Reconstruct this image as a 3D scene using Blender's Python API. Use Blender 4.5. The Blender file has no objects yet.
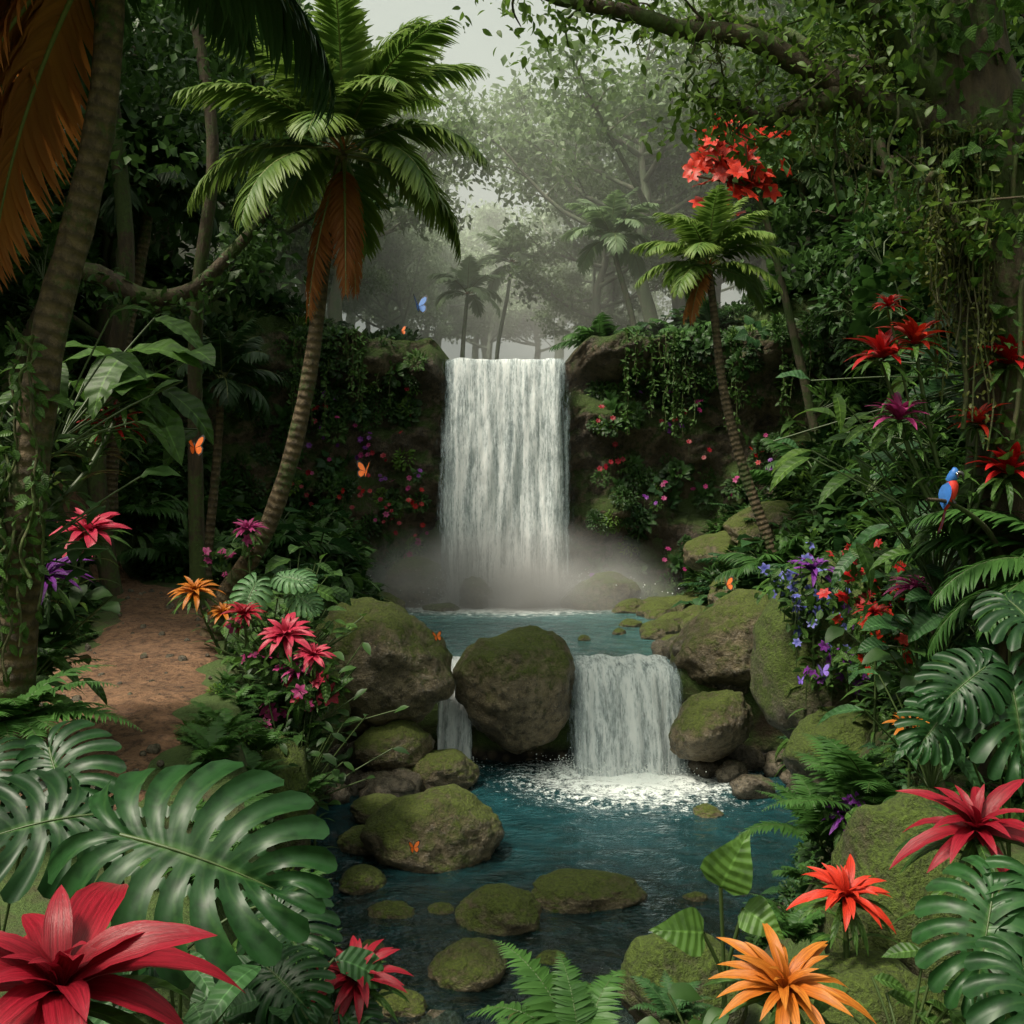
import bpy, math, random
import numpy as np
from mathutils import Vector, noise
rng=np.random.default_rng(7); random.seed(7)
scene=bpy.context.scene
col=scene.collection
R_=math.radians
# ------------------------------------------------------------------ node helpers
def new_mat(name):
    m=bpy.data.materials.new(name); m.use_nodes=True
    nt=m.node_tree; nt.nodes.clear()
    out=nt.nodes.new('ShaderNodeOutputMaterial')
    return m,nt,out
def nd(nt,t,ins=None,**kw):
    n=nt.nodes.new(t)
    for k,v in kw.items(): setattr(n,k,v)
    if ins:
        for k,v in ins.items():
            s=n.inputs[k]
            if isinstance(v,bpy.types.NodeSocket): nt.links.new(v,s)
            else: s.default_value=v
    return n
def c4(c): return (c[0],c[1],c[2],1)
def mth(nt,op,a,b=0.0,c=None,clamp=False):
    d={0:a,1:b}
    if c is not None: d[2]=c
    return nd(nt,'ShaderNodeMath',d,operation=op,use_clamp=clamp).outputs[0]
def mix(nt,f,a,b,bt='MIX'):
    return nd(nt,'ShaderNodeMixRGB',{0:f,1:a if isinstance(a,bpy.types.NodeSocket) else c4(a),2:b if isinstance(b,bpy.types.NodeSocket) else c4(b)},blend_type=bt).outputs[0]
def rng_map(nt,v,a,b,c=0.0,d=1.0):
    return nd(nt,'ShaderNodeMapRange',{0:v,1:a,2:b,3:c,4:d}).outputs[0]
def noi(nt,vec,scale,detail=4,rough=.55):
    d={'Scale':scale,'Detail':detail,'Roughness':rough}
    if vec is not None: d['Vector']=vec
    return nd(nt,'ShaderNodeTexNoise',d).outputs['Fac']

def mat_leaf(name,dark,light,tip=None,rough=.48,tr=.25,veins=0,midc=None,haze_tint=None,streak=False):
    m,nt,out=new_mat(name)
    if not (name.startswith('petal') or name.startswith('dead')):
        dark=tuple(q*1.0 for q in dark); light=tuple(q*1.22 for q in light)
    at=nd(nt,'ShaderNodeAttribute',attribute_name='lc')
    sep=nd(nt,'ShaderNodeSeparateColor',{0:at.outputs['Color']})
    t,u,v=sep.outputs[0],sep.outputs[1],sep.outputs[2]
    oi=nd(nt,'ShaderNodeObjectInfo')
    geo=nd(nt,'ShaderNodeNewGeometry')
    n1=noi(nt,geo.outputs['Position'],1.3,1)
    f=mth(nt,'ADD',mth(nt,'MULTIPLY',t,.55),mth(nt,'MULTIPLY',oi.outputs['Random'],.35))
    f=mth(nt,'ADD',f,mth(nt,'MULTIPLY',mth(nt,'SUBTRACT',n1,.45),.9),clamp=True)
    c=mix(nt,f,dark,light)
    if tip: 
        c=mix(nt,rng_map(nt,v,.15,.95),c,tip)
    au=mth(nt,'ABSOLUTE',u)
    h=None
    if streak:
        vec=nd(nt,'ShaderNodeCombineXYZ',{0:mth(nt,'MULTIPLY',u,5.0),1:mth(nt,'MULTIPLY',v,1.3),2:mth(nt,'MULTIPLY',t,30.0)}).outputs[0]
        ns=noi(nt,vec,1.6,4,.7)
        c=mix(nt,rng_map(nt,ns,.38,.66,.65,0),c,tuple(q*.30 for q in dark))
        c=mix(nt,rng_map(nt,au,.10,.0,0,.4),c,tuple(q*.5 for q in dark))
        h=ns
    if veins:
        w=mth(nt,'SINE',mth(nt,'SUBTRACT',mth(nt,'MULTIPLY',v,veins*6.283),mth(nt,'MULTIPLY',au,5.0)))
        vl=rng_map(nt,w,.88,1.0)
        vm=rng_map(nt,au,.08,.03)
        vv=mth(nt,'MAXIMUM',mth(nt,'MULTIPLY',vl,.22),mth(nt,'MULTIPLY',vm,.7))
        c=mix(nt,vv,c,midc or tuple(min(1,q*1.7+.01) for q in light))
        h=w
        n2=noi(nt,geo.outputs['Position'],16,3)
        c=mix(nt,mth(nt,'MULTIPLY',rng_map(nt,n2,.45,.7),.6),c,tuple(q*.5 for q in dark))
    if haze_tint:
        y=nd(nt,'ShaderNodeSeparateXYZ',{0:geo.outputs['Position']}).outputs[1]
        c=mix(nt,rng_map(nt,y,haze_tint[0],haze_tint[1],.02,.80),c,(.48,.58,.41))  # aerial haze painted into the leaf colour, paler with world Y
    p=nd(nt,'ShaderNodeBsdfPrincipled',{'Base Color':c,'Roughness':rough,'Specular IOR Level':.28})
    if h is not None:
        b=nd(nt,'ShaderNodeBump',{'Height':h,'Strength':.3,'Distance':.012}); nt.links.new(b.outputs[0],p.inputs['Normal'])
    tl=nd(nt,'ShaderNodeBsdfTranslucent',{'Color':mix(nt,.35,c,tuple(min(1,q*1.6) for q in light))})
    ms=nd(nt,'ShaderNodeMixShader',{0:tr,1:p.outputs[0],2:tl.outputs[0]})
    nt.links.new(ms.outputs[0],out.inputs[0])
    return m

def mat_rock(name,c1,c2,moss,mossamt=.5,wet=.35,scale=1.0):
    m,nt,out=new_mat(name)
    geo=nd(nt,'ShaderNodeNewGeometry'); P=geo.outputs['Position']
    n1=noi(nt,P,1.6*scale,6,.62); n2=noi(nt,P,9*scale,6,.7); n3=noi(nt,P,45*scale,3,.6)
    c=mix(nt,rng_map(nt,n1,.35,.65),c1,c2)
    c=mix(nt,mth(nt,'MULTIPLY',rng_map(nt,n2,.46,.64),.85),c,tuple(q*.22 for q in c1))
    c=mix(nt,mth(nt,'MULTIPLY',rng_map(nt,n3,.55,.7),.5),c,tuple(min(1,q*1.5) for q in c2))
    nz=nd(nt,'ShaderNodeSeparateXYZ',{0:geo.outputs['Normal']}).outputs[2]
    mm=mth(nt,'ADD',mth(nt,'MULTIPLY',nz,.45),mth(nt,'MULTIPLY',n1,1.3))
    mm=mth(nt,'ADD',mm,mth(nt,'MULTIPLY',n2,.9))
    mk=rng_map(nt,mm,1.62-mossamt*.75,1.90-mossamt*.7)
    n4=noi(nt,P,30,4,.7)
    mc=mix(nt,rng_map(nt,n4,.3,.7),tuple(q*.25 for q in moss),tuple(q*1.3 for q in moss))
    c=mix(nt,mth(nt,'MULTIPLY',mk,.92),c,mc)
    hh=mth(nt,'ADD',mth(nt,'MULTIPLY',n1,.5),mth(nt,'MULTIPLY',n2,.5))
    hh=mth(nt,'ADD',hh,mth(nt,'MULTIPLY',n3,.10))
    hh=mth(nt,'ADD',hh,mth(nt,'MULTIPLY',mth(nt,'MULTIPLY',n4,mk),.3))
    b=nd(nt,'ShaderNodeBump',{'Height':hh,'Strength':1.0,'Distance':.16/scale})
    rg=mth(nt,'ADD',mth(nt,'MULTIPLY',mk,.45),wet,clamp=True)
    p=nd(nt,'ShaderNodeBsdfPrincipled',{'Base Color':c,'Roughness':rg,'Normal':b.outputs[0],'Specular IOR Level':.45})
    nt.links.new(p.outputs[0],out.inputs[0]); return m

def mat_bark(name,c1,c2,moss=None,ring=0,mamt=.5,haze_tint=False):
    m,nt,out=new_mat(name)
    geo=nd(nt,'ShaderNodeNewGeometry'); P=geo.outputs['Position']
    at=nd(nt,'ShaderNodeAttribute',attribute_name='lc')
    v=nd(nt,'ShaderNodeSeparateColor',{0:at.outputs['Color']}).outputs[2]
    mp=nd(nt,'ShaderNodeMapping',{0:P,'Scale':(5,5,.9) if not ring else (5,5,4)}).outputs[0]
    n1=noi(nt,mp,2.2,6,.65); n2=noi(nt,P,20,4,.65)
    c=mix(nt,rng_map(nt,n1,.35,.65),c1,c2)
    h=mth(nt,'ADD',n1,mth(nt,'MULTIPLY',n2,.3))
    if ring:
        w=mth(nt,'SINE',mth(nt,'ADD',mth(nt,'MULTIPLY',v,ring*6.283),mth(nt,'MULTIPLY',n1,6.0)))
        c=mix(nt,mth(nt,'MULTIPLY',rng_map(nt,w,.2,1),.5),c,tuple(q*.25 for q in c1))
        h=mth(nt,'SUBTRACT',h,mth(nt,'MULTIPLY',w,.22))
    if moss:
        n4=noi(nt,P,1.8,4,.6)
        mk=rng_map(nt,mth(nt,'ADD',n4,mth(nt,'MULTIPLY',n2,.4)),.9-mamt*.4,1.0-mamt*.4)
        c=mix(nt,mk,c,mix(nt,n2,tuple(q*.3 for q in moss),tuple(q*1.4 for q in moss)))
    if haze_tint:
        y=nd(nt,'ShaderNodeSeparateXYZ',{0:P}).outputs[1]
        c=mix(nt,rng_map(nt,y,25,62,.02,.80),c,(.44,.50,.40))  # distant bark is painted paler to imitate mist in front of it
    b=nd(nt,'ShaderNodeBump',{'Height':h,'Strength':.9,'Distance':.05})
    p=nd(nt,'ShaderNodeBsdfPrincipled',{'Base Color':c,'Roughness':.85,'Normal':b.outputs[0]})
    nt.links.new(p.outputs[0],out.inputs[0]); return m

def mat_simple(name,c,rough=.5,var=.3):
    m,nt,out=new_mat(name)
    geo=nd(nt,'ShaderNodeNewGeometry'); n=noi(nt,geo.outputs['Position'],30,3)
    cc=mix(nt,n,tuple(q*(1-var) for q in c),tuple(min(1,q*(1+var)) for q in c))
    p=nd(nt,'ShaderNodeBsdfPrincipled',{'Base Color':cc,'Roughness':rough})
    nt.links.new(p.outputs[0],out.inputs[0]); return m

# ---- materials
G_dark =mat_leaf('leaf_dark',(.009,.027,.007),(.034,.082,.016),tr=.22)
G_mid  =mat_leaf('leaf_mid',(.016,.046,.011),(.062,.130,.022),tr=.28,veins=7)
G_lite =mat_leaf('leaf_light',(.045,.110,.018),(.140,.240,.036),tr=.32,veins=8)
G_blue =mat_leaf('leaf_bluegreen',(.010,.038,.014),(.036,.096,.028),tr=.2,veins=9,rough=.45)
G_pale =mat_leaf('leaf_variegated',(.040,.110,.045),(.110,.220,.090),tr=.25,veins=9,midc=(.40,.52,.33))
G_palm =mat_leaf('palm_leaflet',(.024,.066,.014),(.110,.190,.034),tip=(.15,.21,.04),tr=.3)
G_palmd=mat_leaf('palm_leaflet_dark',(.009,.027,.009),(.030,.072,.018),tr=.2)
G_palmf=mat_leaf('palm_leaflet_far',(.030,.080,.022),(.12,.20,.055),tr=.35,haze_tint=(20,50))
G_mons =mat_leaf('monstera_leaf',(.005,.023,.007),(.016,.058,.014),tr=.12,rough=.42,veins=9,midc=(.060,.13,.035))
G_fern =mat_leaf('fern_leaf',(.014,.050,.011),(.056,.135,.028),tr=.3)
G_tree =mat_leaf('tree_leaf',(.030,.070,.018),(.110,.185,.035),tr=.3,haze_tint=(25,62))
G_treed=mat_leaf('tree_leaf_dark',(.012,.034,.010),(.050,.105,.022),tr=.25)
G_treel=mat_leaf('tree_leaf_backlit_tint',(.016,.044,.008),(.085,.145,.022),tr=.4)  # yellow-green of backlit leaves painted into the base colour
G_dead =mat_leaf('dead_frond',(.18,.050,.012),(.42,.16,.035),tr=.3,rough=.6)
G_moss =mat_leaf('hanging_moss',(.045,.055,.010),(.12,.135,.028),tr=.3)
def fm(n,a,b,t): return mat_leaf(n,a,b,tip=t,tr=.15,rough=.38,streak=True)
F_red =fm('petal_red',(.28,.004,.006),(.64,.018,.018),(.56,.02,.02))
F_crim=fm('petal_crimson',(.15,.003,.008),(.42,.010,.028),(.36,.014,.034))
F_orng=fm('petal_orange',(.45,.08,.008),(.70,.21,.02),(.58,.22,.03))
F_ored=fm('petal_orange_red',(.46,.016,.01),(.74,.045,.02),(.72,.055,.025))
F_pink=fm('petal_pink',(.36,.008,.03),(.66,.03,.09),(.64,.06,.12))
F_mag =fm('petal_magenta',(.28,.01,.10),(.56,.05,.26),(.50,.07,.24))
F_purp=fm('petal_purple',(.10,.015,.14),(.28,.05,.40),(.24,.05,.38))
F_blue=fm('petal_blue',(.05,.06,.35),(.20,.22,.65),(.25,.25,.7))
ROCK  =mat_rock('boulder_rock',(.090,.070,.043),(.26,.205,.125),(.090,.125,.010),.66,.30)
ROCKM =mat_rock('boulder_rock_mossy',(.07,.055,.036),(.16,.13,.08),(.075,.118,.010),1.0,.35)
PEB   =mat_rock('pebble_rock',(.060,.050,.036),(.17,.14,.10),(.05,.07,.015),.15,.25,2)
CLIFF =mat_rock('cliff_rock',(.050,.036,.024),(.17,.12,.070),(.050,.095,.012),.82,.5,.7)
BARK  =mat_bark('tree_bark',(.060,.045,.028),(.15,.115,.070),(.060,.095,.018),0,.6,haze_tint=True)
BARKD =mat_bark('tree_bark_mossy',(.028,.019,.011),(.080,.054,.030),(.05,.075,.014),0,.65)
PALMB =mat_bark('palm_trunk_bark',(.060,.042,.022),(.17,.118,.064),(.05,.075,.015),9,.4)
VINE  =mat_bark('vine_stem',(.035,.035,.014),(.09,.085,.03),(.06,.09,.015),0,.6)
STEM  =mat_simple('plant_stem',(.05,.08,.022),.5)
RSTEM =mat_simple('frond_rachis',(.14,.16,.045),.5)

# ------------------------------------------------------------------ mesh builder
class MB:
    def __init__(s): s.V=[];s.A=[];s.F=[];s.M=[];s.n=0
    def many(s,t,R,T,mat=0,tint=None):
        v,f,uv=t; R=np.asarray(R,float); T=np.asarray(T,float)
        if R.ndim==2: R=R[None]; T=T[None]
        m=len(R); n=len(v)
        if m==0: return
        if len(T)!=m: T=np.broadcast_to(T,(m,3))
        o=np.einsum('mij,nj->mni',R,v)+T[:,None,:]
        if tint is None: tint=rng.random(m)
        tint=np.broadcast_to(np.asarray(tint,float),(m,))
        a=np.ones((m,n,4)); a[:,:,0]=tint[:,None]; a[:,:,1:3]=uv[None]
        ff=f[None]+(np.arange(m)*n)[:,None,None]+s.n
        ff=np.where(f[None]<0,-1,ff)
        s.V.append(o.reshape(-1,3)); s.A.append(a.reshape(-1,4)); s.F.append(ff.reshape(-1,4))
        s.M.append(np.full(m*len(f),mat)); s.n+=m*n
    def raw(s,t,mat=0,tint=.5): s.many(t,np.eye(3),np.zeros(3),mat,tint)
    def mesh(s,name,mats,smooth=True):
        me=bpy.data.meshes.new(name)
        V=np.concatenate(s.V);F=np.concatenate(s.F);A=np.concatenate(s.A);M=np.concatenate(s.M)
        me.vertices.add(len(V)); me.vertices.foreach_set('co',V.astype(np.float32).ravel())
        cnt=(F>=0).sum(1); fl=F.ravel(); fl=fl[fl>=0]
        st=np.concatenate([[0],np.cumsum(cnt)[:-1]])
        me.loops.add(len(fl)); me.loops.foreach_set('vertex_index',fl.astype(np.int32))
        me.polygons.add(len(F)); me.polygons.foreach_set('loop_start',st.astype(np.int32))
        for m in mats: me.materials.append(m)
        me.polygons.foreach_set('material_index',M.astype(np.int32))
        me.polygons.foreach_set('use_smooth',np.full(len(F),smooth))
        me.update(calc_edges=True)
        at=me.attributes.new('lc','FLOAT_COLOR','POINT'); at.data.foreach_set('color',A.astype(np.float32).ravel())
        me.validate()
        return me
    def obj(s,name,mats,smooth=True,loc=(0,0,0)):
        o=bpy.data.objects.new(name,s.mesh(name,mats,smooth)); o.location=loc; col.objects.link(o); return o
def nrm(a): a=np.asarray(a,float); return a/np.maximum(1e-9,np.linalg.norm(a,axis=-1,keepdims=True))
def basis(d,up):
    y=nrm(d); up=np.broadcast_to(np.asarray(up,float),y.shape)
    x=nrm(np.cross(y,up)); z=np.cross(x,y)
    return np.stack([x,y,z],-1)
# ---- templates
def leaf_t(nl=4,w=.2,droop=.5,fold=.25,prof=None,wav=0.0):
    v=np.linspace(0,1,nl+1)
    if prof is None: p=np.sin(np.pi*np.clip(v,0,1)**.8)**.8
    else: p=prof(v)
    p=np.maximum(p,.015)*w
    a=-droop*v; dl=1/nl
    y=np.concatenate([[0],np.cumsum(np.cos(a[:-1])*dl)]); z=np.concatenate([[0],np.cumsum(np.sin(a[:-1])*dl)])
    V=[];UV=[]
    for i in range(nl+1):
        wz=wav*math.sin(i*2.1)*p[i]
        V+= [(-p[i],y[i],z[i]+fold*p[i]+wz),(0,y[i],z[i]),(p[i],y[i],z[i]+fold*p[i]-wz)]
        UV+=[(-1,v[i]),(0,v[i]),(1,v[i])]
    F=[]
    for i in range(nl):
        b=3*i; F+=[(b,b+1,b+4,b+3),(b+1,b+2,b+5,b+4)]
    return np.array(V,float),np.array(F),np.array(UV,float)
def tube_t(pts,rad,k=8):
    pts=np.asarray(pts,float); n=len(pts); rad=np.broadcast_to(np.asarray(rad,float),(n,))
    tg=nrm(np.gradient(pts,axis=0)); ref=np.array([.12,1,.07]); 
    x=nrm(np.cross(tg,ref)); z=np.cross(x,tg)
    al=np.concatenate([[0],np.cumsum(np.linalg.norm(np.diff(pts,axis=0),axis=1))])
    th=np.arange(k)*2*np.pi/k
    V=pts[:,None,:]+rad[:,None,None]*(np.cos(th)[None,:,None]*x[:,None,:]+np.sin(th)[None,:,None]*z[:,None,:])
    UV=np.stack(np.broadcast_arrays(th[None,:]/6.283,al[:,None]),-1)
    F=[]
    for i in range(n-1):
        for j in range(k):
            F.append((i*k+j,i*k+(j+1)%k,(i+1)*k+(j+1)%k,(i+1)*k+j))
    return V.reshape(-1,3),np.array(F),UV.reshape(-1,2).astype(float)
def smooth_pts(p,n=16):
    p=np.asarray(p,float); m=len(p); t=np.linspace(0,m-1,n); out=[]
    for q in t:
        i=min(int(q),m-2); f=q-i
        p0=p[max(i-1,0)];p1=p[i];p2=p[i+1];p3=p[min(i+2,m-1)]
        out.append(.5*((2*p1)+(-p0+p2)*f+(2*p0-5*p1+4*p2-p3)*f*f+(-p0+3*p1-3*p2+p3)*f**3))
    return np.array(out)
strap=lambda v:(.55+.9*v)*(1-v**2.4)
L_simple=leaf_t(4,.22,.6,.25)
L_low=leaf_t(2,.28,.5,.25,prof=lambda v:np.array([.05,1,.02]))
L_broad=leaf_t(6,.30,.9,.22,wav=.15)
L_long=leaf_t(7,.13,1.2,.3,wav=.1)
L_paddle=leaf_t(8,.20,1.0,.22,wav=.15)
L_heart=leaf_t(7,.40,.7,.15,prof=lambda v:np.array([.55,.98,1,.86,.66,.42,.2,.02]),wav=.08)
L_strap=leaf_t(7,.075,1.3,.35,prof=strap)
L_petal=leaf_t(12,.125,1.15,.5,prof=lambda v:(.45+1.3*v)*(1-v**2.0)*.95,wav=.10)
L_leaflet=leaf_t(4,.05,.7,.5,prof=lambda v:np.array([.5,1,.9,.55,.02]))
L_pinna=leaf_t(3,.13,.5,.2,prof=lambda v:np.array([.9,1,.6,.03]))
def monstera_t():
    nf=9; sub=[0,.10,.3,.5,.7,.90]; S=[]
    for i in range(nf):
        for s in sub: S.append((i+s)/nf)
    S.append(1.0); T=np.array([0,.09,.18,.30,.42,.56,.7,.84,.94,1.0])
    V=[];UV=[];F=[]
    for side in (-1,1):
        idx=len(V)
        for s in S:
            f=(s*nf)%1.0
            th=R_(158)*(1-s)**.9+R_(14)
            L=np.interp(s,[0,.12,.35,.6,.85,1],[.36,.47,.54,.50,.36,.26])*(1-.16*abs(2*f-1)**3)
            for t in T:
                te=th-.45*t
                x=side*t*L*math.sin(th-.3*t); y=s*.70+t*L*math.cos(te)
                z=.06*math.sin(t*2.2)-.26*t*t*L-.22*s*s+ .028*math.cos(f*6.283)*t+.018*math.sin(s*21+side)*t
                V.append((x,y,z)); UV.append((side*t,s))
        nT=len(T)
        for i in range(len(S)-1):
            edge=(i%6 in (0,5))
            for j in range(nT-1):
                if edge and not(i==0 or i==len(S)-2):
                    if j>=4 or (j==2): continue
                a=idx+i*nT+j
                F.append((a,a+1,a+nT+1,a+nT) if side>0 else (a,a+nT,a+nT+1,a+1))
    return np.array(V,float),np.array(F),np.array(UV,float)
L_mons=monstera_t()

def frond(mb,o,az,e0,bend,L,n=38,ll=.3,lw=1.0,mat=0,rm=1,tint=.5,hang=.5,tpl=None,env='palm',rr=.012,s0=.14):
    if tpl is None: tpl=L_leaflet
    hd=np.array([math.cos(az),math.sin(az),0]); zh=np.array([0,0,1.]); K=14
    s=np.linspace(0,1,K); a=e0-bend*s**1.3
    d=np.cos(a)[:,None]*hd+np.sin(a)[:,None]*zh
    P=np.asarray(o,float)+np.concatenate([[[0,0,0]],np.cumsum(d[:-1],0)*L/(K-1)])
    mb.raw(tube_t(P,np.linspace(rr*L,rr*L*.2,K),5),rm)
    si=np.linspace(s0,.985,n); pi=np.stack([np.interp(si,s,P[:,k]) for k in range(3)],-1); T=nrm(np.stack([np.interp(si,s,d[:,k]) for k in range(3)],-1))
    side=nrm(np.cross(T,zh)+1e-6); N=np.cross(side,T)
    if env=='palm': el=np.interp(si,[0,.15,.4,.75,1],[.45,.75,1,.8,.32])
    else: el=np.interp(si,[0,.15,.35,.7,1],[.5,.9,1,.6,.08])
    ph=np.interp(si,[0,1],[.35,.95]) if env=='palm' else np.interp(si,[0,1],[.15,.55])
    for sg in (-1,1):
        jit=rng.normal(0,.07,(n,3))
        dr=sg*side*np.cos(ph)[:,None]+T*np.sin(ph)[:,None]+N*.12-zh*(hang*(.4+.6*si))[:,None]+jit
        up=N*1.0+sg*side*.25+rng.normal(0,.12,(n,3))
        Rm=basis(dr,up); l=ll*L*el*(1+rng.normal(0,.06,n))
        Rm=Rm*l[:,None,None]; Rm[:,:,0]*=lw
        mb.many(tpl,Rm,pi,mat,np.clip(tint+rng.normal(0,.18,n),0,1))
def palm(name,pts,r0,r1,nf,L,dead=2,mats=None,ll=.34,bendr=(1.0,1.8),n=42,hang=.6,lw=1.3,er=(82,80),dll=.7):
    mb=MB(); P=smooth_pts(pts,26); rad=np.linspace(r0,r1,26); rad[0:3]*=np.array([1.5,1.25,1.1]); rad=rad*(1+.05*np.sin(np.arange(26)*2.3))
    mb.raw(tube_t(P,rad,12),2)
    top=P[-1]; g=2.39996
    for i in range(nf):
        f=i/(nf-1); az=i*g+rng.normal(0,.12)
        e0=R_(er[0])-f*R_(er[1])+rng.normal(0,.06); be=np.interp(f,[0,1],bendr)+rng.normal(0,.1)
        frond(mb,top+np.array([math.cos(az),math.sin(az),0])*r1*.6+np.array([0,0,.12*L*(.5-f)]),az,e0,be,L*np.interp(f,[0,.3,1],[.85,1,1])*(1+rng.normal(0,.05)),n,ll,lw,0,1,.35+.4*rng.random(),hang)
    for az,e0,be,l in (dead if isinstance(dead,list) else []):
        frond(mb,top-np.array([0,0,.05*L]),az,e0,be,l*L,n,ll*dll,lw*.9,3,1,.2+.6*rng.random(),.7)
    for i in range(10):
        az=i*g; d=np.array([math.cos(az)*.5,math.sin(az)*.5,1]); mb.many(L_strap,basis(d,[0,0,1])*L*.2,top-np.array([0,0,.08*L]),3,.3)
    return mb.obj(name,mats or [G_palm,RSTEM,PALMB,G_dead])
def bromeliad_into(mb,o,r,mat=0,gm=1,layers=None,axis=(0,-.25,1),wl=1.0,green=True,tpl=None):
    ax=nrm(axis); B=basis(np.array([0,1,0.])-ax*ax[1],ax)
    layers=layers or [(5,78,.60),(7,62,.8),(9,42,.98),(9,22,1.05)]
    for li,(n,e,l) in enumerate(layers):
        az=np.arange(n)*2*np.pi/n+li*.55+rng.normal(0,.12,n); ee=np.radians(e+rng.normal(0,7,n))
        d=np.stack([np.cos(az)*np.cos(ee),np.sin(az)*np.cos(ee),np.sin(ee)],-1)@B.T
        Rm=basis(d,ax+rng.normal(0,.12,(n,3)))*(r*l*(1+rng.normal(0,.10,n)))[:,None,None]; Rm[:,:,0]*=wl
        mb.many(tpl or L_petal,Rm,np.asarray(o)+d*r*.04,mat,np.clip(rng.normal(.3+.12*li,.2,n),0,1))
    if green:
        n=11; az=np.arange(n)*2*np.pi/n+rng.normal(0,.1,n); ee=np.radians(rng.uniform(-5,25,n))
        d=np.stack([np.cos(az)*np.cos(ee),np.sin(az)*np.cos(ee),np.sin(ee)],-1)@B.T
        Rm=basis(d,ax)*(r*1.2)
        mb.many(L_strap,Rm,np.asarray(o)-ax*r*.12+np.zeros((n,3)),gm,rng.random(n))
def fern_into(mb,o,n,L,mat=0,rm=1,az0=None,e=(35,75),bend=(1.0,1.6)):
    for i in range(n):
        az=(i*2.39996+rng.normal(0,.2)) if az0 is None else rng.uniform(*az0)
        frond(mb,o,az,R_(rng.uniform(*e)),rng.uniform(*bend),L*rng.uniform(.75,1.1),34,.24,.85,mat,rm,rng.random(),.12,L_pinna,'fern',.009,.1)
def rand_dirs(n,zmin=-.2):
    d=rng.normal(0,1,(n*3,3)); d=nrm(d); d=d[d[:,2]>zmin][:n]; return d
def clusters(mb,C,per,spread,size,mat,tpl=L_low,flat=.6,upb=.8):
    C=np.asarray(C,float); n=len(C)*per
    P=np.repeat(C,per,0)+rng.normal(0,1,(n,3))*np.array([spread,spread,spread*flat])
    d=rng.normal(0,1,(n,3)); d[:,2]-=.3
    up=rng.normal(0,.6,(n,3)); up[:,2]+=upb
    ti=np.clip(np.repeat(rng.random(len(C)),per)*.6+rng.random(n)*.4,0,1)
    Rm=basis(d,up)*(size*rng.uniform(.6,1.3,n))[:,None,None]
    mb.many(tpl,Rm,P,mat,ti)

# ------------------------------------------------------------------ terrain
_ns=[(rng.normal(0,1),rng.normal(0,1),rng.uniform(0,6.28)) for _ in range(9)]
def nz(x,y):
    s=0
    for a,b,c in _ns: s=s+np.sin(a*x+b*y+c)
    return s/4.5
def sst(t): t=np.clip(t,0,1); return t*t*(3-2*t)
YS=[-5,0,6,8.4,10,13,16,17,20,24,28,32]
XL=[-.3,-.4,-.9,-1.35,-1.9,-2.4,-3.0,-2.8,-2.7,-3.2,-4,-4]
XR=[.3,.4,.9,1.3,2.1,3.1,4.2,3.8,4.0,4.3,4.2,4.2]
def yc(x): return 28.7-.055*np.maximum(0,np.abs(x)-3)**2
def Hgt(x,y):
    x=np.asarray(x,float); y=np.asarray(y,float)
    xl=np.interp(y,YS,XL)+.15*nz(y*1.1,x*0+2); xr=np.interp(y,YS,XR)+.15*nz(y*1.3,x*0+7)
    gap=sst((.95-np.abs(x-1.8))/.15)+sst((.35-np.abs(x+.9))/.12)
    dam=1.66-.4*np.clip(gap,0,1)
    bed0=np.interp(y,[-5,0,5,6.6,8.4,11,16.1],[1.2,1.1,.5,-.08,-.28,-.9,-.9])
    t1=sst((y-16.35)/.35); t2=sst((y-17.4)/1.0)
    bed=bed0*(1-t1)+dam*t1; bed=bed*(1-t2)+np.interp(y,[17,19,28],[1.2,.95,.7])*t2
    zl=np.interp(y,[-5,0,4,6,8,10,14,18,22,28],[2.2,2.1,1.75,1.55,1.8,2.0,2.2,2.6,3.0,3.6])
    zr=np.interp(y,[-5,0,4,6,8,10,14,18,22,28],[2.1,2.0,1.6,1.2,1.2,1.4,1.7,2.2,2.6,3.4])
    tl=sst((xl-x)/1.0); tr=sst((x-xr)/1.7)
    z=bed*(1-tl)*(1-tr)+zl*tl+zr*tr
    hl=np.maximum(0,-x-7.2); hr=np.maximum(0,x-6.0)
    z=z+np.minimum(1.5*hl**1.05,13)+np.minimum(1.15*hr**1.05,13)
    out=np.clip(tl+tr,0,1)
    z=z+.05*nz(x*2.1,y*2.1)+out*.10*nz(x*.7+3,y*.7)
    ax=np.abs(x)
    top=8.55+.10*np.maximum(0,y-31)+.30*np.maximum(0,ax-4)+.25*nz(x*.5,y*.5)
    ch=sst((1.9-np.abs(x+.15))/.4)*(y<60)
    top=top*(1-ch)+7.9*ch
    top=np.minimum(top,26)
    t=sst((y-yc(x))/.5)
    return np.where(t>0,z*(1-t)+np.maximum(z,top)*t,z)
def h1(x,y): return float(Hgt(np.array([x]),np.array([y]))[0])
xs=np.concatenate([[-300,-150,-80,-50],np.arange(-32,-8,.5),np.arange(-8,8,.09),np.arange(8,32,.5),[32,50,80,150,300]])
ys=np.concatenate([[-60,-20],np.arange(-5,6,.3),np.arange(6,31,.11),np.arange(31,80,1.0),[80,100,150,250,400]])
XX,YY=np.meshgrid(xs,ys); ZZ=Hgt(XX,YY)
nx,ny=len(xs),len(ys)
ii=(np.arange(ny-1)[:,None]*nx+np.arange(nx-1)[None,:]).ravel()
Fg=np.stack([ii,ii+1,ii+nx+1,ii+nx],-1)
mb=MB(); mb.raw((np.stack([XX,YY,ZZ],-1).reshape(-1,3),Fg,np.zeros((nx*ny,2))))
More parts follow.
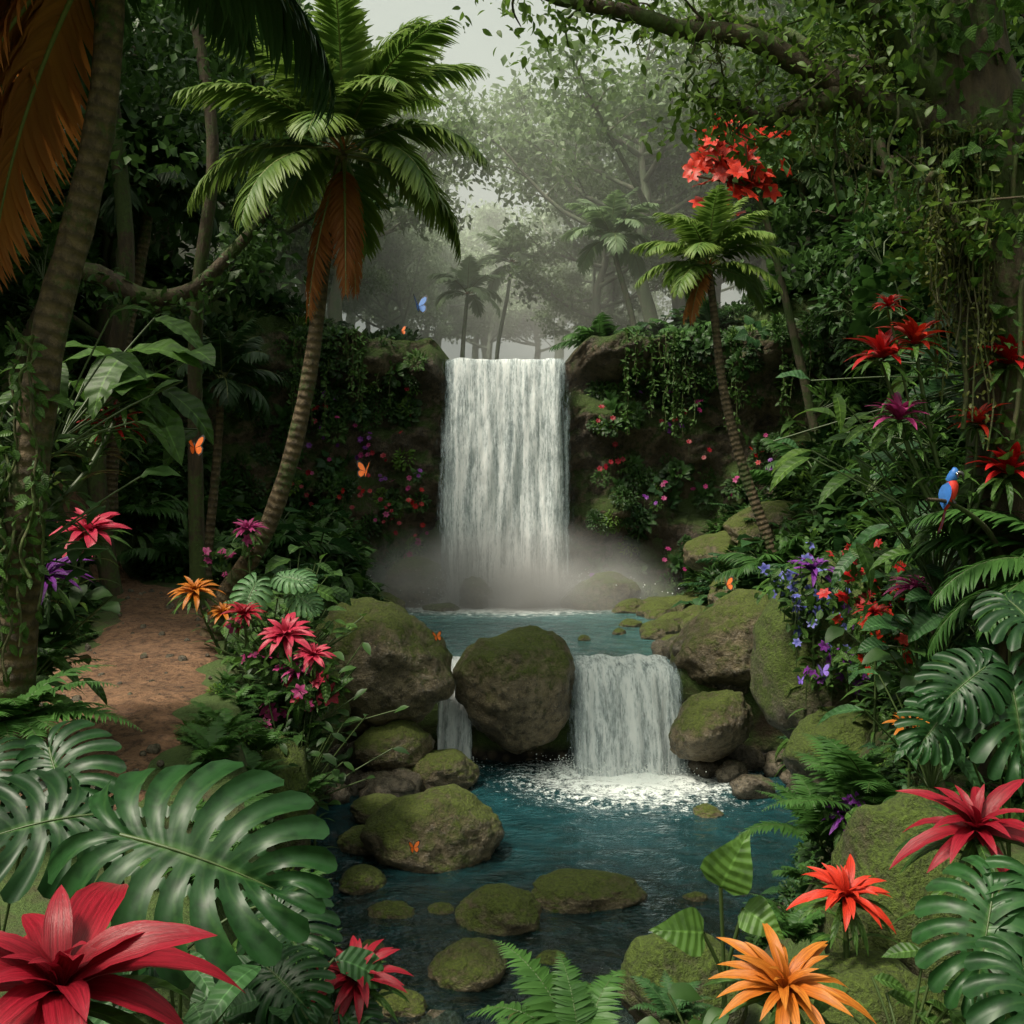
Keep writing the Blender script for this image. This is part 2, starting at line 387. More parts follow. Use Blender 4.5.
def mat_ground():
    m,nt,out=new_mat('ground_soil_moss')
    geo=nd(nt,'ShaderNodeNewGeometry'); P=geo.outputs['Position']
    n1=noi(nt,P,.9,5,.6); n2=noi(nt,P,8,6,.65); n3=noi(nt,P,40,4,.6)
    c=mix(nt,n2,(.022,.014,.008),(.085,.055,.030))
    mo=mix(nt,n3,(.015,.038,.006),(.080,.125,.020))
    c=mix(nt,rng_map(nt,mth(nt,'ADD',n1,mth(nt,'MULTIPLY',n2,.3)),.45,.62),c,mo)
    z=nd(nt,'ShaderNodeSeparateXYZ',{0:P}).outputs[2]
    vo=nd(nt,'ShaderNodeTexVoronoi',{'Vector':P,'Scale':5.5}); 
    peb=mix(nt,nd(nt,'ShaderNodeSeparateColor',{0:vo.outputs['Color']}).outputs[0],(.035,.026,.016),(.15,.11,.07))
    peb=mix(nt,rng_map(nt,vo.outputs['Distance'],.3,.55),peb,(.012,.009,.006))
    c=mix(nt,rng_map(nt,z,.30,.12),c,peb)
    h=mth(nt,'ADD',n2,mth(nt,'MULTIPLY',n3,.4))
    h=mth(nt,'SUBTRACT',h,mth(nt,'MULTIPLY',mth(nt,'MULTIPLY',vo.outputs['Distance'],rng_map(nt,z,.3,.12)),1.5))
    b=nd(nt,'ShaderNodeBump',{'Height':h,'Strength':.9,'Distance':.08})
    p=nd(nt,'ShaderNodeBsdfPrincipled',{'Base Color':c,'Roughness':.85,'Normal':b.outputs[0]})
    nt.links.new(p.outputs[0],out.inputs[0]); return m
mb.obj('ground',[mat_ground()])
# path
PC=smooth_pts([(-3.7,7.6,.85),(-3.95,9,1.0),(-4.2,10.6,1.05),(-4.55,12.6,1.0),(-4.9,14.6,.92),(-5.5,16.4,.8),(-6.6,18,.65),(-8.2,19.3,.5)],70)
def path_d(x,y):
    return float(np.min(np.hypot(x-PC[:,0],y-PC[:,1])-PC[:,2]))
tg=nrm(np.gradient(PC[:,:2],axis=0)); sd=np.stack([tg[:,1],-tg[:,0]],-1)
us=np.linspace(-1,1,25); V=[];UV=[]
for i in range(70):
    w=PC[i,2]*(1+.10*math.sin(i*.7)+.07*math.sin(i*1.9+1))
    for u in us:
        x=PC[i,0]+sd[i,0]*w*u; y=PC[i,1]+sd[i,1]*w*u
        V.append((x,y,h1(x,y)+.06-.12*abs(u)**6+.012*math.sin(x*13+y*7)*math.cos(y*17)-.02*(1-abs(u)))); UV.append((u,0))
ii=(np.arange(69)[:,None]*25+np.arange(24)[None,:]).ravel()
mb=MB(); mb.raw((np.array(V),np.stack([ii,ii+1,ii+26,ii+25],-1),np.array(UV)))
m,nt,out=new_mat('path_dirt'); P=nd(nt,'ShaderNodeNewGeometry').outputs['Position']
n1=noi(nt,P,2.2,7,.65); n2=noi(nt,P,12,6,.7); n3=noi(nt,P,70,3)
c=mix(nt,rng_map(nt,n1,.35,.65),(.14,.068,.034),(.31,.165,.09)); c=mix(nt,mth(nt,'MULTIPLY',rng_map(nt,n2,.46,.62),.85),c,(.055,.027,.015)); c=mix(nt,mth(nt,'MULTIPLY',rng_map(nt,n3,.62,.7),.5),c,(.40,.27,.18))
b=nd(nt,'ShaderNodeBump',{'Height':mth(nt,'ADD',n1,mth(nt,'MULTIPLY',n2,.8)),'Strength':1.0,'Distance':.14})
p=nd(nt,'ShaderNodeBsdfPrincipled',{'Base Color':c,'Roughness':.9,'Normal':b.outputs[0]}); nt.links.new(p.outputs[0],out.inputs[0])
mb.obj('dirt_path',[m])

# ------------------------------------------------------------------ cliff
NX,NZ=260,110
V=[];UV=[]
for j in range(NZ):
    zf=j/(NZ-1)
    for i in range(NX):
        x=-15+30*i/(NX-1)
        topz=8.78+.25*noise.noise(Vector((x*.8,3,1)))+.18*noise.noise(Vector((x*2.5,3,5)))
        inf=math.exp(-((x+.15)/1.85)**8)
        topz=topz*(1-inf)+8.02*inf
        z=.5+(topz-.5)*min(1,zf/.93)
        y=float(yc(x))-.28
        p=Vector((x*.55,y*.5,z*.55))
        dsp=noise.fractal(p,0.8,2.1,7)*.75
        st=noise.noise(Vector((x*.25,0,z*1.2)))*.40+ .12*math.sin(z*3.1+4*noise.noise(Vector((x*.35,0,z*.3))))
        blk=noise.cell(Vector((x*.9+.7*noise.noise(p*3),0,z*1.3+.5*noise.noise(p*2))))*.09
        y-= (dsp+st*.6+blk)*(1-.6*inf)
        y-= .7*sst((z-7.4)/.8)*(1-inf)
        y+= .45*inf
        y-= .9*sst((2.6-z)/1.6)*(1-inf)
        if zf>.93:
            k=(zf-.93)/.07; y+= 1.9*k; z-=.12*k
        V.append((x,y,z)); UV.append((0,0))
ii=(np.arange(NZ-1)[:,None]*NX+np.arange(NX-1)[None,:]).ravel()
mb=MB(); mb.raw((np.array(V),np.stack([ii,ii+1,ii+NX+1,ii+NX],-1),np.array(UV)))
cliff=mb.obj('cliff',[CLIFF]); CV=np.array(V).reshape(NZ,NX,3)

# ------------------------------------------------------------------ rocks
def rock_mesh(seed,mat,sub=5,amp=.2,cut=.6):
    import bmesh
    bm=bmesh.new(); bmesh.ops.create_icosphere(bm,subdivisions=sub,radius=1)
    o=Vector((seed*13.1,seed*7.7,seed*3.3)); rr=random.Random(seed)
    pl=[(Vector((rr.gauss(0,1),rr.gauss(0,1),rr.gauss(0,1))).normalized(),rr.uniform(.76,.94)) for _ in range(9)]
    for v in bm.verts:
        p=v.co.copy(); 
        for n,d in pl:
            k=p.dot(n)
            if k>d: p-=n*(k-d)*cut
        f=1+amp*noise.noise(p*1.0+o)+amp*.4*noise.noise(p*2.3+o)+amp*.27*noise.noise(p*5+o)+amp*.18*noise.noise(p*12+o)
        v.co=p*f
    me=bpy.data.meshes.new('rock_shape'); bm.to_mesh(me); bm.free()
    me.polygons.foreach_set('use_smooth',np.full(len(me.polygons),True)); me.materials.append(mat); return me
RK=[rock_mesh(i,ROCK) for i in range(1,6)]; RM=[rock_mesh(i+10,ROCKM) for i in range(3)]; RP=[rock_mesh(i+20,PEB,3,.35,.8) for i in range(5)]
def boulder(x,y,z,sx,sy,sz,k=0,rot=0,tilt=0,mossy=False,name='boulder'):
    me=(RM if mossy else RK)[k%(3 if mossy else 5)]
    o=bpy.data.objects.new(name,me); o.location=(x,y,z); o.scale=(sx,sy,sz); o.rotation_euler=(0,tilt,rot); col.objects.link(o)
boulder(-1.95,15.4,1.75,1.12,.95,.80,0,.2,R_(26))
boulder(.08,16.2,1.28,.98,.9,.98,4,1)
boulder(3.75,17.0,1.85,1.1,.9,.72,2,.3,R_(-22))
boulder(3.0,15.5,.75,.68,.6,.52,3,0,R_(-25))
boulder(4.35,13.8,1.85,1.12,1.0,1.45,1,2,R_(12),True)
boulder(4.25,12.7,.95,.90,.7,.66,2,.5,R_(-15),True)
boulder(-.91,12.0,.22,.78,.68,.50,2,.4)
boulder(-1.07,15.0,.2,.6,.5,.36,4,0)
boulder(.78,10.6,.06,.60,.42,.2,0,.1)
boulder(-.12,10.0,.06,.46,.36,.26,1,2.5,R_(8))
boulder(-.37,8.9,.04,.37,.32,.22,3,1)
boulder(-1.72,15.0,.55,.62,.5,.36,2,.9)
boulder(-2.5,15.6,1.0,.6,.5,.5,3,1.9)
for x,y,z,s,k in [(-1.63,11,.03,.26,1),(-1.2,10.2,0,.2,2),(-.72,10.3,0,.12,3),(1.9,10.6,0,.11,0),(-1.75,12.2,.08,.3,4),(-1.3,9.3,0,.15,1),(.35,9.2,-.03,.14,2),(2.6,13.6,0,.18,1),(-1.75,13.4,.12,.34,3),(.55,8.6,-.03,.12,4),(-.9,8.3,0,.2,0),(.1,8.1,-.02,.13,1)]:
    boulder(x,y,z,s*1.2,s,s*.55,k,s*30)
boulder(-.95,27.0,1.75,.48,.5,.52,0,1); boulder(-2.6,27.6,1.95,.95,.8,.75,1,.4,R_(-15)); boulder(2.35,26.8,1.75,1.0,.7,.6,2,.2,R_(-12))
boulder(.55,27.0,1.6,.42,.4,.36,3,.2); boulder(-1.8,26.2,1.5,.5,.35,.2,4,.2)
for x,y,s,k in [(3.5,24.5,.55,0),(4.3,23.6,.5,1),(4.9,25.2,.8,2),(5.6,26.0,1.0,3),(4.0,25.8,.7,4),(3.0,25.6,.45,1),(3.0,20.6,.5,0),(4.0,21.4,.55,2),(-3.6,25.5,.9,4),(-3.2,23.6,.5,3),(6.4,24.8,1.0,1),(5.2,22.8,.7,0),(3.2,19.2,.35,3),(2.6,22.4,.25,4),(3.6,22.6,.4,1),(4.4,20.2,.6,3),(2.2,21.0,.15,2),(1.4,20.0,.12,1)]:
    boulder(x,y,max(1.52,h1(x,y)+s*.1),s*1.2,s,s*.62,k,s*9)
boulder(1.25,7.4,.55,.48,.4,.42,0,.3,0,True); boulder(2.65,6.7,1.35,.62,.6,.80,1,.9,0,True); boulder(2.1,5.9,.95,.5,.5,.45,2,0,0,True)
boulder(-2.75,12.8,1.0,.5,.8,.9,0,.3,0,True); boulder(-2.55,10.9,.8,.45,.8,.8,1,.3,0,True); boulder(-3.0,14.4,1.2,.6,.7,.9,2,2,0,True)
pb=bpy.data.objects.new('river_pebbles',None); col.objects.link(pb)
def inst(par,me,loc,rot,s):
    o=bpy.data.objects.new(me.name,me); o.location=loc; o.rotation_euler=rot; o.scale=s if hasattr(s,'__len__') else (s,s,s); o.parent=par; col.objects.link(o); return o
for i in range(420):
    y=random.choice([random.uniform(7.2,11.5),random.uniform(12,17),random.uniform(17,26)])
    sd_=random.random()
    xl=np.interp(y,YS,XL); xr=np.interp(y,YS,XR)
    if y<9.5: x=random.uniform(xl-.2,xr+.3)
    elif sd_<.55: x=xl+random.uniform(-.35,.9)
    else: x=xr-random.uniform(-.5,.9)
    s=random.choice([.06,.09,.12,.16,.24]) 
    inst(pb,random.choice(RP),(x,y,h1(x,y)+s*.25),(random.random()*3,random.random()*3,random.random()*6),(s*1.3,s,s*.7))
for i in range(34):
    s=random.uniform(.16,.32); x=-1.3-random.random()*1.6; y=random.uniform(14.2,16.4)
    inst(pb,random.choice(RP),(x,y,max(.05,h1(x,y))+s*.2),(random.random()*3,0,random.random()*6),(s*1.3,s,s*.8))
for i in range(26):
    s=random.uniform(.12,.3); x=2.6+random.random()*1.8; y=random.uniform(14.0,18.6)
    inst(pb,random.choice(RP),(x,y,max(.05 if y<16.5 else 1.5,h1(x,y))+s*.2),(random.random()*3,0,random.random()*6),(s*1.3,s,s*.8))
for i in range(90):
    q=PC[random.randint(0,55)]; s=random.uniform(.015,.06); x=q[0]+random.uniform(-1,1)*q[2]; y=q[1]+random.uniform(-.3,.3)
    inst(pb,random.choice(RP),(x,y,h1(x,y)+.04),(0,0,random.random()*6),s)

# ------------------------------------------------------------------ water
def mat_water(name,deep,shallow,foams,y0,y1):
    m,nt,out=new_mat(name)
    P=nd(nt,'ShaderNodeNewGeometry').outputs['Position']
    sx=nd(nt,'ShaderNodeSeparateXYZ',{0:P})
    n1=noi(nt,nd(nt,'ShaderNodeMapping',{0:P,'Scale':(1,1.6,1)}).outputs[0],2.4,4,.6); n2=noi(nt,P,9,3,.6)
    h=mth(nt,'ADD',n1,mth(nt,'MULTIPLY',n2,.35))
    b=nd(nt,'ShaderNodeBump',{'Height':h,'Strength':.7,'Distance':.13})
    dep=rng_map(nt,mth(nt,'ADD',sx.outputs[1],mth(nt,'MULTIPLY',n1,1.0)),y0,y1)
    c=mix(nt,dep,shallow,deep)
    c=mix(nt,rng_map(nt,n1,.35,.7),c,tuple(q*1.8 for q in deep))
    foam=None
    n3=noi(nt,P,7,6,.7); n5=noi(nt,P,28,3,.7)
    for fx,fy,rx,ry in foams:
        dx=mth(nt,'DIVIDE',mth(nt,'SUBTRACT',sx.outputs[0],fx),rx); dy=mth(nt,'DIVIDE',mth(nt,'SUBTRACT',sx.outputs[1],fy),ry)
        d=mth(nt,'SQRT',mth(nt,'ADD',mth(nt,'MULTIPLY',dx,dx),mth(nt,'MULTIPLY',dy,dy)))
        f=rng_map(nt,mth(nt,'ADD',mth(nt,'ADD',mth(nt,'SUBTRACT',1.0,d),mth(nt,'MULTIPLY',mth(nt,'SUBTRACT',n3,.5),2.4)),mth(nt,'MULTIPLY',mth(nt,'SUBTRACT',n5,.5),1.1)),.05,.60)
        foam=f if foam is None else mth(nt,'MAXIMUM',foam,f)
    df=nd(nt,'ShaderNodeBsdfDiffuse',{'Color':c})
    trn=nd(nt,'ShaderNodeBsdfTransparent',{'Color':(.55,.72,.70,1)})
    body=nd(nt,'ShaderNodeMixShader',{0:rng_map(nt,dep,0,1,.12,.93),1:trn.outputs[0],2:df.outputs[0]})
    gl=nd(nt,'ShaderNodeBsdfGlossy',{'Roughness':.08,'Normal':b.outputs[0],'Color':(.9,.95,1,1)})
    fr=nd(nt,'ShaderNodeFresnel',{'IOR':1.38,'Normal':b.outputs[0]})
    s1=nd(nt,'ShaderNodeMixShader',{0:fr.outputs[0],1:body.outputs[0],2:gl.outputs[0]})
    fb=nd(nt,'ShaderNodeBump',{'Height':n3,'Strength':.6,'Distance':.1})
    fo=nd(nt,'ShaderNodeBsdfDiffuse',{'Color':(.86,.90,.90,1),'Normal':fb.outputs[0]})
    s2=nd(nt,'ShaderNodeMixShader',{0:foam,1:s1.outputs[0],2:fo.outputs[0]})
    nt.links.new(s2.outputs[0],out.inputs[0]); return m
def water_sheet(name,x0,x1,y0,y1,z,mat,amp=.012,step=.09,fo=()):
    xa=np.arange(x0,x1,step); ya=np.arange(y0,y1,step); X,Y=np.meshgrid(xa,ya)
    Z=z+amp*(np.sin(X*5.1+Y*3.7+1.5*np.sin(Y*2.1))+np.sin(X*-3.3+Y*7.9+np.sin(X*3))*.7+.5*np.sin(X*11+Y*9))
    for fx,fy,r in fo:
        d=np.hypot(X-fx,Y-fy); Z=Z+.035*np.exp(-d/r)*np.sin(d*9-1)*1.2
    n=len(xa); k=len(ya); ii=(np.arange(k-1)[:,None]*n+np.arange(n-1)[None,:]).ravel()
    mb=MB(); mb.raw((np.stack([X,Y,Z],-1).reshape(-1,3),np.stack([ii,ii+1,ii+n+1,ii+n],-1),np.zeros((n*k,2)))); return mb.obj(name,[mat])
W1=mat_water('pool_water_lower',(.007,.034,.040),(.016,.021,.013),[(1.8,15.5,1.8,1.7),(-.9,15.9,.4,.6)],8.6,14)
W2=mat_water('pool_water_upper',(.038,.092,.092),(.02,.07,.08),[(-.15,27.4,3.2,2.8),(1.8,17.0,.8,.25)],14,17)
water_sheet('lower_pool_water',-5,6.5,5.6,16.7,0.0,W1,fo=[(1.8,15.8,1.6)])
water_sheet('upper_pool_water',-6,7,16.75,28.9,1.5,W2,.008)

def mat_fall():
    m,nt,out=new_mat('falling_water')
    tc=nd(nt,'ShaderNodeNewGeometry').outputs['Position']
    at=nd(nt,'ShaderNodeAttribute',attribute_name='lc'); sp=nd(nt,'ShaderNodeSeparateColor',{0:at.outputs['Color']})
    u,v=sp.outputs[1],sp.outputs[2]
    mp=nd(nt,'ShaderNodeMapping',{0:tc,'Scale':(6,1.2,.35)}).outputs[0]
    n1=noi(nt,mp,1.5,6,.7); mp2=nd(nt,'ShaderNodeMapping',{0:tc,'Scale':(16,3,3.2)}).outputs[0]; n2=noi(nt,mp2,1.7,5,.78)
    edge=rng_map(nt,mth(nt,'ABSOLUTE',u),.72,1.0,0,.46)
    a=mth(nt,'ADD',mth(nt,'MULTIPLY',n1,.80),mth(nt,'MULTIPLY',n2,.60)); a=mth(nt,'SUBTRACT',a,edge)
    al=rng_map(nt,a,.44,.72)
    c=mix(nt,rng_map(nt,a,.50,.80),(.38,.48,.52),(.96,.98,.99))
    b=nd(nt,'ShaderNodeBump',{'Height':a,'Strength':.7,'Distance':.14})
    df=nd(nt,'ShaderNodeBsdfPrincipled',{'Base Color':c,'Roughness':.45,'Normal':b.outputs[0]})
    tl=nd(nt,'ShaderNodeBsdfTranslucent',{'Color':(.88,.94,.96,1)})
    ms=nd(nt,'ShaderNodeMixShader',{0:.2,1:df.outputs[0],2:tl.outputs[0]})
    tr=nd(nt,'ShaderNodeBsdfTransparent')
    m2=nd(nt,'ShaderNodeMixShader',{0:al,1:tr.outputs[0],2:ms.outputs[0]})
    nt.links.new(m2.outputs[0],out.inputs[0]); return m
FALL=mat_fall()
def fall(name,x0,x1,ytop,ztop,ybot,zbot,layers,flare=.15,back=1.0):
    mb=MB(); nu,nv=70,90
    for L in range(layers):
        V=[];UV=[]; off=L*.13
        for j in range(nv):
            t=j/(nv-1)
            for i in range(nu):
                u=-1+2*i/(nu-1)
                w=(x1-x0)/2*(1+flare*t)*(1-.03*L); x=(x0+x1)/2+u*w
                if t<.14: yy=ytop+back*(1-t/.14)-off; zz=ztop+.03*(1-t/.14)
                else:
                    q=(t-.14)/.86; yy=ytop-off*(1+q)-(ytop-ybot)*math.sqrt(q); zz=ztop-(ztop-zbot)*q**1.25
                k=min(1,t*3)
                yy-=k*(.20*noise.noise(Vector((x*2.2+L*9,0,zz*.2)))+.12*noise.noise(Vector((x*6+L*3,2,zz*.5)))+.05*noise.noise(Vector((x*13+L*3,2,zz*2))))
                zz+=(1-k)*.10*noise.noise(Vector((x*2.4,yy*1.2,L)))
                V.append((x,yy,zz)); UV.append((u,t))
        ii=(np.arange(nv-1)[:,None]*nu+np.arange(nu-1)[None,:]).ravel()
        mb.raw((np.array(V),np.stack([ii,ii+nu,ii+nu+1,ii+1],-1),np.array(UV)))
    return mb.obj(name,[FALL])
fall('waterfall',-2.10,1.72,28.35,8.20,27.75,1.45,3,.10,1.6)
fall('river_cascade',.88,2.76,16.75,1.54,16.1,-.02,3,.14,.5)
fall('river_cascade',-1.2,-.6,16.7,1.52,16.2,-.02,2,.1,.4)
mb=MB(); ico=(np.array([(1,0,0),(-1,0,0),(0,1,0),(0,-1,0),(0,0,1),(0,0,-1)],float),np.array([(0,2,4,-1),(2,1,4,-1),(1,3,4,-1),(3,0,4,-1),(2,0,5,-1),(1,2,5,-1),(3,1,5,-1),(0,3,5,-1)]),np.zeros((6,2)))
def spray(cx,w,y,z,h,n,s):
    P=np.stack([cx+rng.normal(0,w*.6,n),y-np.abs(rng.normal(0,.3,n)),z+np.abs(rng.normal(0,h,n))],-1)
    mb.many(ico,np.eye(3)[None]*(s*rng.uniform(.3,1.4,n))[:,None,None],P)
spray(-.15,1.9,27.5,1.5,.32,14000,.018); spray(1.82,.85,16.05,0,.10,4500,.010); spray(-.9,.3,16.1,0,.08,400,.010)
mb.obj('water_spray',[mat_simple('spray_white',(.85,.88,.88),.4,.05)])
def vol(name,kind,loc,scale,dens,an=.35,colr=(1,1,1,1)):
    import bmesh
    bm=bmesh.new()
    if kind=='box': bmesh.ops.create_cube(bm,size=2)
    else: bmesh.ops.create_icosphere(bm,subdivisions=4,radius=1)
    me=bpy.data.meshes.new(name); bm.to_mesh(me); bm.free()
    m,nt,out=new_mat(name+'_vol'); v=nd(nt,'ShaderNodeVolumeScatter',{'Color':colr,'Density':dens,'Anisotropy':an}); nt.links.new(v.outputs[0],out.inputs['Volume'])
    if kind=='s':   # spray cloud: dense core fading smoothly to nothing at its surface
        oc=nd(nt,'ShaderNodeTexCoord').outputs['Object']
        r=nd(nt,'ShaderNodeVectorMath',{0:oc},operation='LENGTH').outputs['Value']
        g=mth(nt,'SUBTRACT',1.0,r,clamp=True); g=mth(nt,'MULTIPLY',g,g)
        n=noi(nt,oc,3.0,2)
        g=mth(nt,'MULTIPLY',g,rng_map(nt,n,.35,.65,.4,1.6))
        nt.links.new(mth(nt,'MULTIPLY',g,dens),v.inputs['Density'])
    me.materials.append(m); o=bpy.data.objects.new(name,me); o.location=loc; o.scale=scale; col.objects.link(o)
vol('forest_mist','box',(0,62,13),(60,34,12),.018,0.0,(1,1,.96,1))
vol('waterfall_mist','s',(-.15,27.0,1.5),(5.2,2.8,2.6),3.0,0)

# ------------------------------------------------------------------ palms
def at(p,d): return [(a,d,c) for a,c in p]
PI=math.pi
palm('palm_tree',at([(-4.15,2.1),(-3.92,2.86),(-3.42,3.62),(-3.03,4.71),(-2.76,5.94),(-2.6,7.17),(-2.42,8.3),(-2.30,9.0)],14),.145,.075,22,2.3,
     dead=[(-PI/2+.2,R_(-62),.4,.95),(-PI/2-.6,R_(-66),.35,1.05),(-1.1,R_(-70),.25,.9)],ll=.29,bendr=(1.0,1.35),n=56,hang=.30,lw=1.3,er=(76,84),dll=.62)
palm('palm_tree',at([(5.75,2.4),(5.54,3.3),(4.95,5.0),(4.55,6.6),(4.36,8.1),(4.22,9.35)],22),.13,.075,22,1.75,dead=[(-2.2,R_(-40),.8,.9),(-2.8,R_(-50),.6,.8)],ll=.32,n=36,lw=1.5,hang=.35,bendr=(1.0,1.4),er=(80,85))
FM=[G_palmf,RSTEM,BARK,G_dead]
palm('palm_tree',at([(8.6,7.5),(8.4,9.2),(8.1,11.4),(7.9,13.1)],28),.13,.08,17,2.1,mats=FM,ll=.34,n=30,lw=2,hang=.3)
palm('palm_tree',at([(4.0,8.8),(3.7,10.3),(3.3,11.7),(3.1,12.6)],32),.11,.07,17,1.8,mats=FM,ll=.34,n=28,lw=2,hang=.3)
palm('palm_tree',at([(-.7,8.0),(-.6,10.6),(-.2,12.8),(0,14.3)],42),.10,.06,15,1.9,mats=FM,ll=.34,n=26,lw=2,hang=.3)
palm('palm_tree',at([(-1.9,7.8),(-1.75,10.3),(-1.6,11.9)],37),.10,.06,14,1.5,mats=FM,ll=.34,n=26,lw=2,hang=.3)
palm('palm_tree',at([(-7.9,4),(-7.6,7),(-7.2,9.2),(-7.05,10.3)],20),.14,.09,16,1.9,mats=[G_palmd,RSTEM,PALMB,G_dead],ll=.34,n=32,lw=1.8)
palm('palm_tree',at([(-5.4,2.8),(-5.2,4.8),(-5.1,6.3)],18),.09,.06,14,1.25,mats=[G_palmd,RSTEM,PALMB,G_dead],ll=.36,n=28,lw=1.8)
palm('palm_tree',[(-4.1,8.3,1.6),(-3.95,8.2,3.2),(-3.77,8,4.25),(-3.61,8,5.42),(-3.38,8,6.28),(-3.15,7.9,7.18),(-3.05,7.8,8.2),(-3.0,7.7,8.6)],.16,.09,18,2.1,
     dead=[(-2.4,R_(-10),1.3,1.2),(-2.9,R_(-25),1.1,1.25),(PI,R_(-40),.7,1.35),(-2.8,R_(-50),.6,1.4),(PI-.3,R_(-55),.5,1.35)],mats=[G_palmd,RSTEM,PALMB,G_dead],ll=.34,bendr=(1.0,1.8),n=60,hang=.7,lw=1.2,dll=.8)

# ------------------------------------------------------------------ trees
def tree_mesh(seed,h,cr,mats,low=.35,nl=13,per=70,ls=.34,umbrella=False):
    mb=MB(); r=random.Random(seed)
    tp=[(0,0,-.6)]; x=y=0
    for i in range(1,7): x+=r.gauss(0,.025*h); y+=r.gauss(0,.025*h); tp.append((x,y,h*.82*i/6))
    P=smooth_pts(tp,20); rad=np.linspace(.026*h,.008*h,20); rad[0]*=1.7; rad[1]*=1.2
    mb.raw(tube_t(P,rad,10),1); C=[]
    for i in range(nl):
        f=low+(1-low)*(i+.3)/nl; az=i*2.4+r.gauss(0,.3); b=P[min(19,int(f*19))]
        rr=cr*(1.0-.45*((f-low)/(1-low))**1.5)*r.uniform(.7,1.1)
        up=r.uniform(.15,.5)*rr+(.4*rr if umbrella else 0)
        e=b+np.array([math.cos(az)*rr,math.sin(az)*rr,up]); mid=(b+e)/2+np.array([0,0,-.05*rr if not umbrella else -.12*rr])+np.array([r.gauss(0,.08),r.gauss(0,.08),0])*rr
        Q=smooth_pts([b,mid,e],9); mb.raw(tube_t(Q,np.linspace(.011*h,.003*h,9),6),1)
        for k in range(5):
            s=Q[4+min(4,k)]; a2=az+r.gauss(0,.9); q=s+np.array([math.cos(a2)*.35*rr,math.sin(a2)*.35*rr,r.uniform(0,.28)*rr])
            mb.raw(tube_t(smooth_pts([s,(s+q)/2+np.array([0,0,.04*rr]),q],5),np.linspace(.004*h,.0015*h,5),4),1)
            C.append(q)
    for k in range(4): C.append(P[-1]+np.array([r.gauss(0,.3),r.gauss(0,.3),r.uniform(0,.08*h)]))
    clusters(mb,C,per,cr*.12,ls,0,flat=.5,upb=.9)
    return mb.mesh('tree_shape',mats)
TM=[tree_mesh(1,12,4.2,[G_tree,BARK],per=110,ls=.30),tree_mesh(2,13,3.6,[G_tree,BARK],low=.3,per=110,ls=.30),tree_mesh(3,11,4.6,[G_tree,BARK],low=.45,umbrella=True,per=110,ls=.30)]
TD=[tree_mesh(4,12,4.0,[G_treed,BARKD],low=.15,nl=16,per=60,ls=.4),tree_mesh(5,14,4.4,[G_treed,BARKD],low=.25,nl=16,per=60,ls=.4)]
def tree(me,x,y,s,rz,dz=0):
    o=bpy.data.objects.new('jungle_tree',me); o.location=(x,y,h1(x,y)+dz); o.rotation_euler=(0,0,rz); o.scale=(s,s,s*random.uniform(.9,1.15)); col.objects.link(o)
for x,y,s in [(-10.5,18,.9),(-9.2,23,.95),(-13,23,1.1),(-7.0,30.5,.75),(-10,29,1.0),(-9.5,13.5,.8),
              (10.6,19,.8),(9.4,25,.75),(12.5,26,1.0),(8.6,30.5,.7),(12,31,.9)]:
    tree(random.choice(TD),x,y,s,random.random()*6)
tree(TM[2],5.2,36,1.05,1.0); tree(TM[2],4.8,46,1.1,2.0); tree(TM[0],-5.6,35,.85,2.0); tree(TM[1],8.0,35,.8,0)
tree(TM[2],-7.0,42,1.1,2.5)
forest=bpy.data.objects.new('distant_forest',None); col.objects.link(forest)
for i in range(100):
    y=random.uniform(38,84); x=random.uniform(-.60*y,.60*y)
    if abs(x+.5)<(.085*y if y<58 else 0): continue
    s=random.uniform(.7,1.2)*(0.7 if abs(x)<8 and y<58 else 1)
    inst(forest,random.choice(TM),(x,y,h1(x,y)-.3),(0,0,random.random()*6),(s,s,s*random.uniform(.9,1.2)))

def limb_leaves(mb,P,n,hang,size,mat,lo=0.0,spread=.25):
    for i in range(n):
        k=random.uniform(lo,1)*(len(P)-1); a=P[int(k)]+rng.normal(0,spread,3)*np.array([1,1,.5])
        clusters(mb,[a+np.array([0,0,-hang*random.random()])],14,.16,size,mat,L_simple,.7,.6)
mb=MB()
TP=smooth_pts([(5.1,9.6,1.2),(4.75,9.3,3.2),(4.6,9.1,4.8),(4.35,9,6.2),(4.05,9,7.4),(3.85,8.9,8.5),(3.8,8.8,10.5)],24)
mb.raw(tube_t(TP,np.linspace(.60,.34,24)*(1+.10*np.sin(np.arange(24)*1.3)),16),1)
for k in range(12):
    a0=k*.52; q=[TP[i]+np.array([math.cos(a0+i*.16),math.sin(a0+i*.16),0])*(.54-.012*i) for i in range(0,24,2)]
    mb.raw(tube_t(smooth_pts(q,30),.035+.05*random.random(),6),1)
limbs=[[(3.95,9,7.0),(3.3,8.8,7.45),(2.8,8.6,7.55),(2.06,8.5,7.85),(1.23,8.4,8.05),(.4,8.3,8.15),(-.2,8.3,8.35)],
       [(3.9,9,7.3),(3.2,8.7,8.1),(2.3,8.5,8.5),(1.2,8.2,8.6),(.6,8.0,8.6)],
       [(2.8,8.6,7.55),(2.4,8.6,7.35),(2.0,8.7,7.4),(1.5,8.8,7.6)],
       [(4.1,9,6.8),(4.6,8.3,7.3),(5.2,7.6,7.9)],[(3.9,9,7.6),(3.2,9.6,8.2),(2.2,10.2,8.9),(1.2,10.8,9.2)],
       [(4.2,9,6.2),(3.7,8.6,6.35),(3.4,8.3,6.7)]]
MS=[]
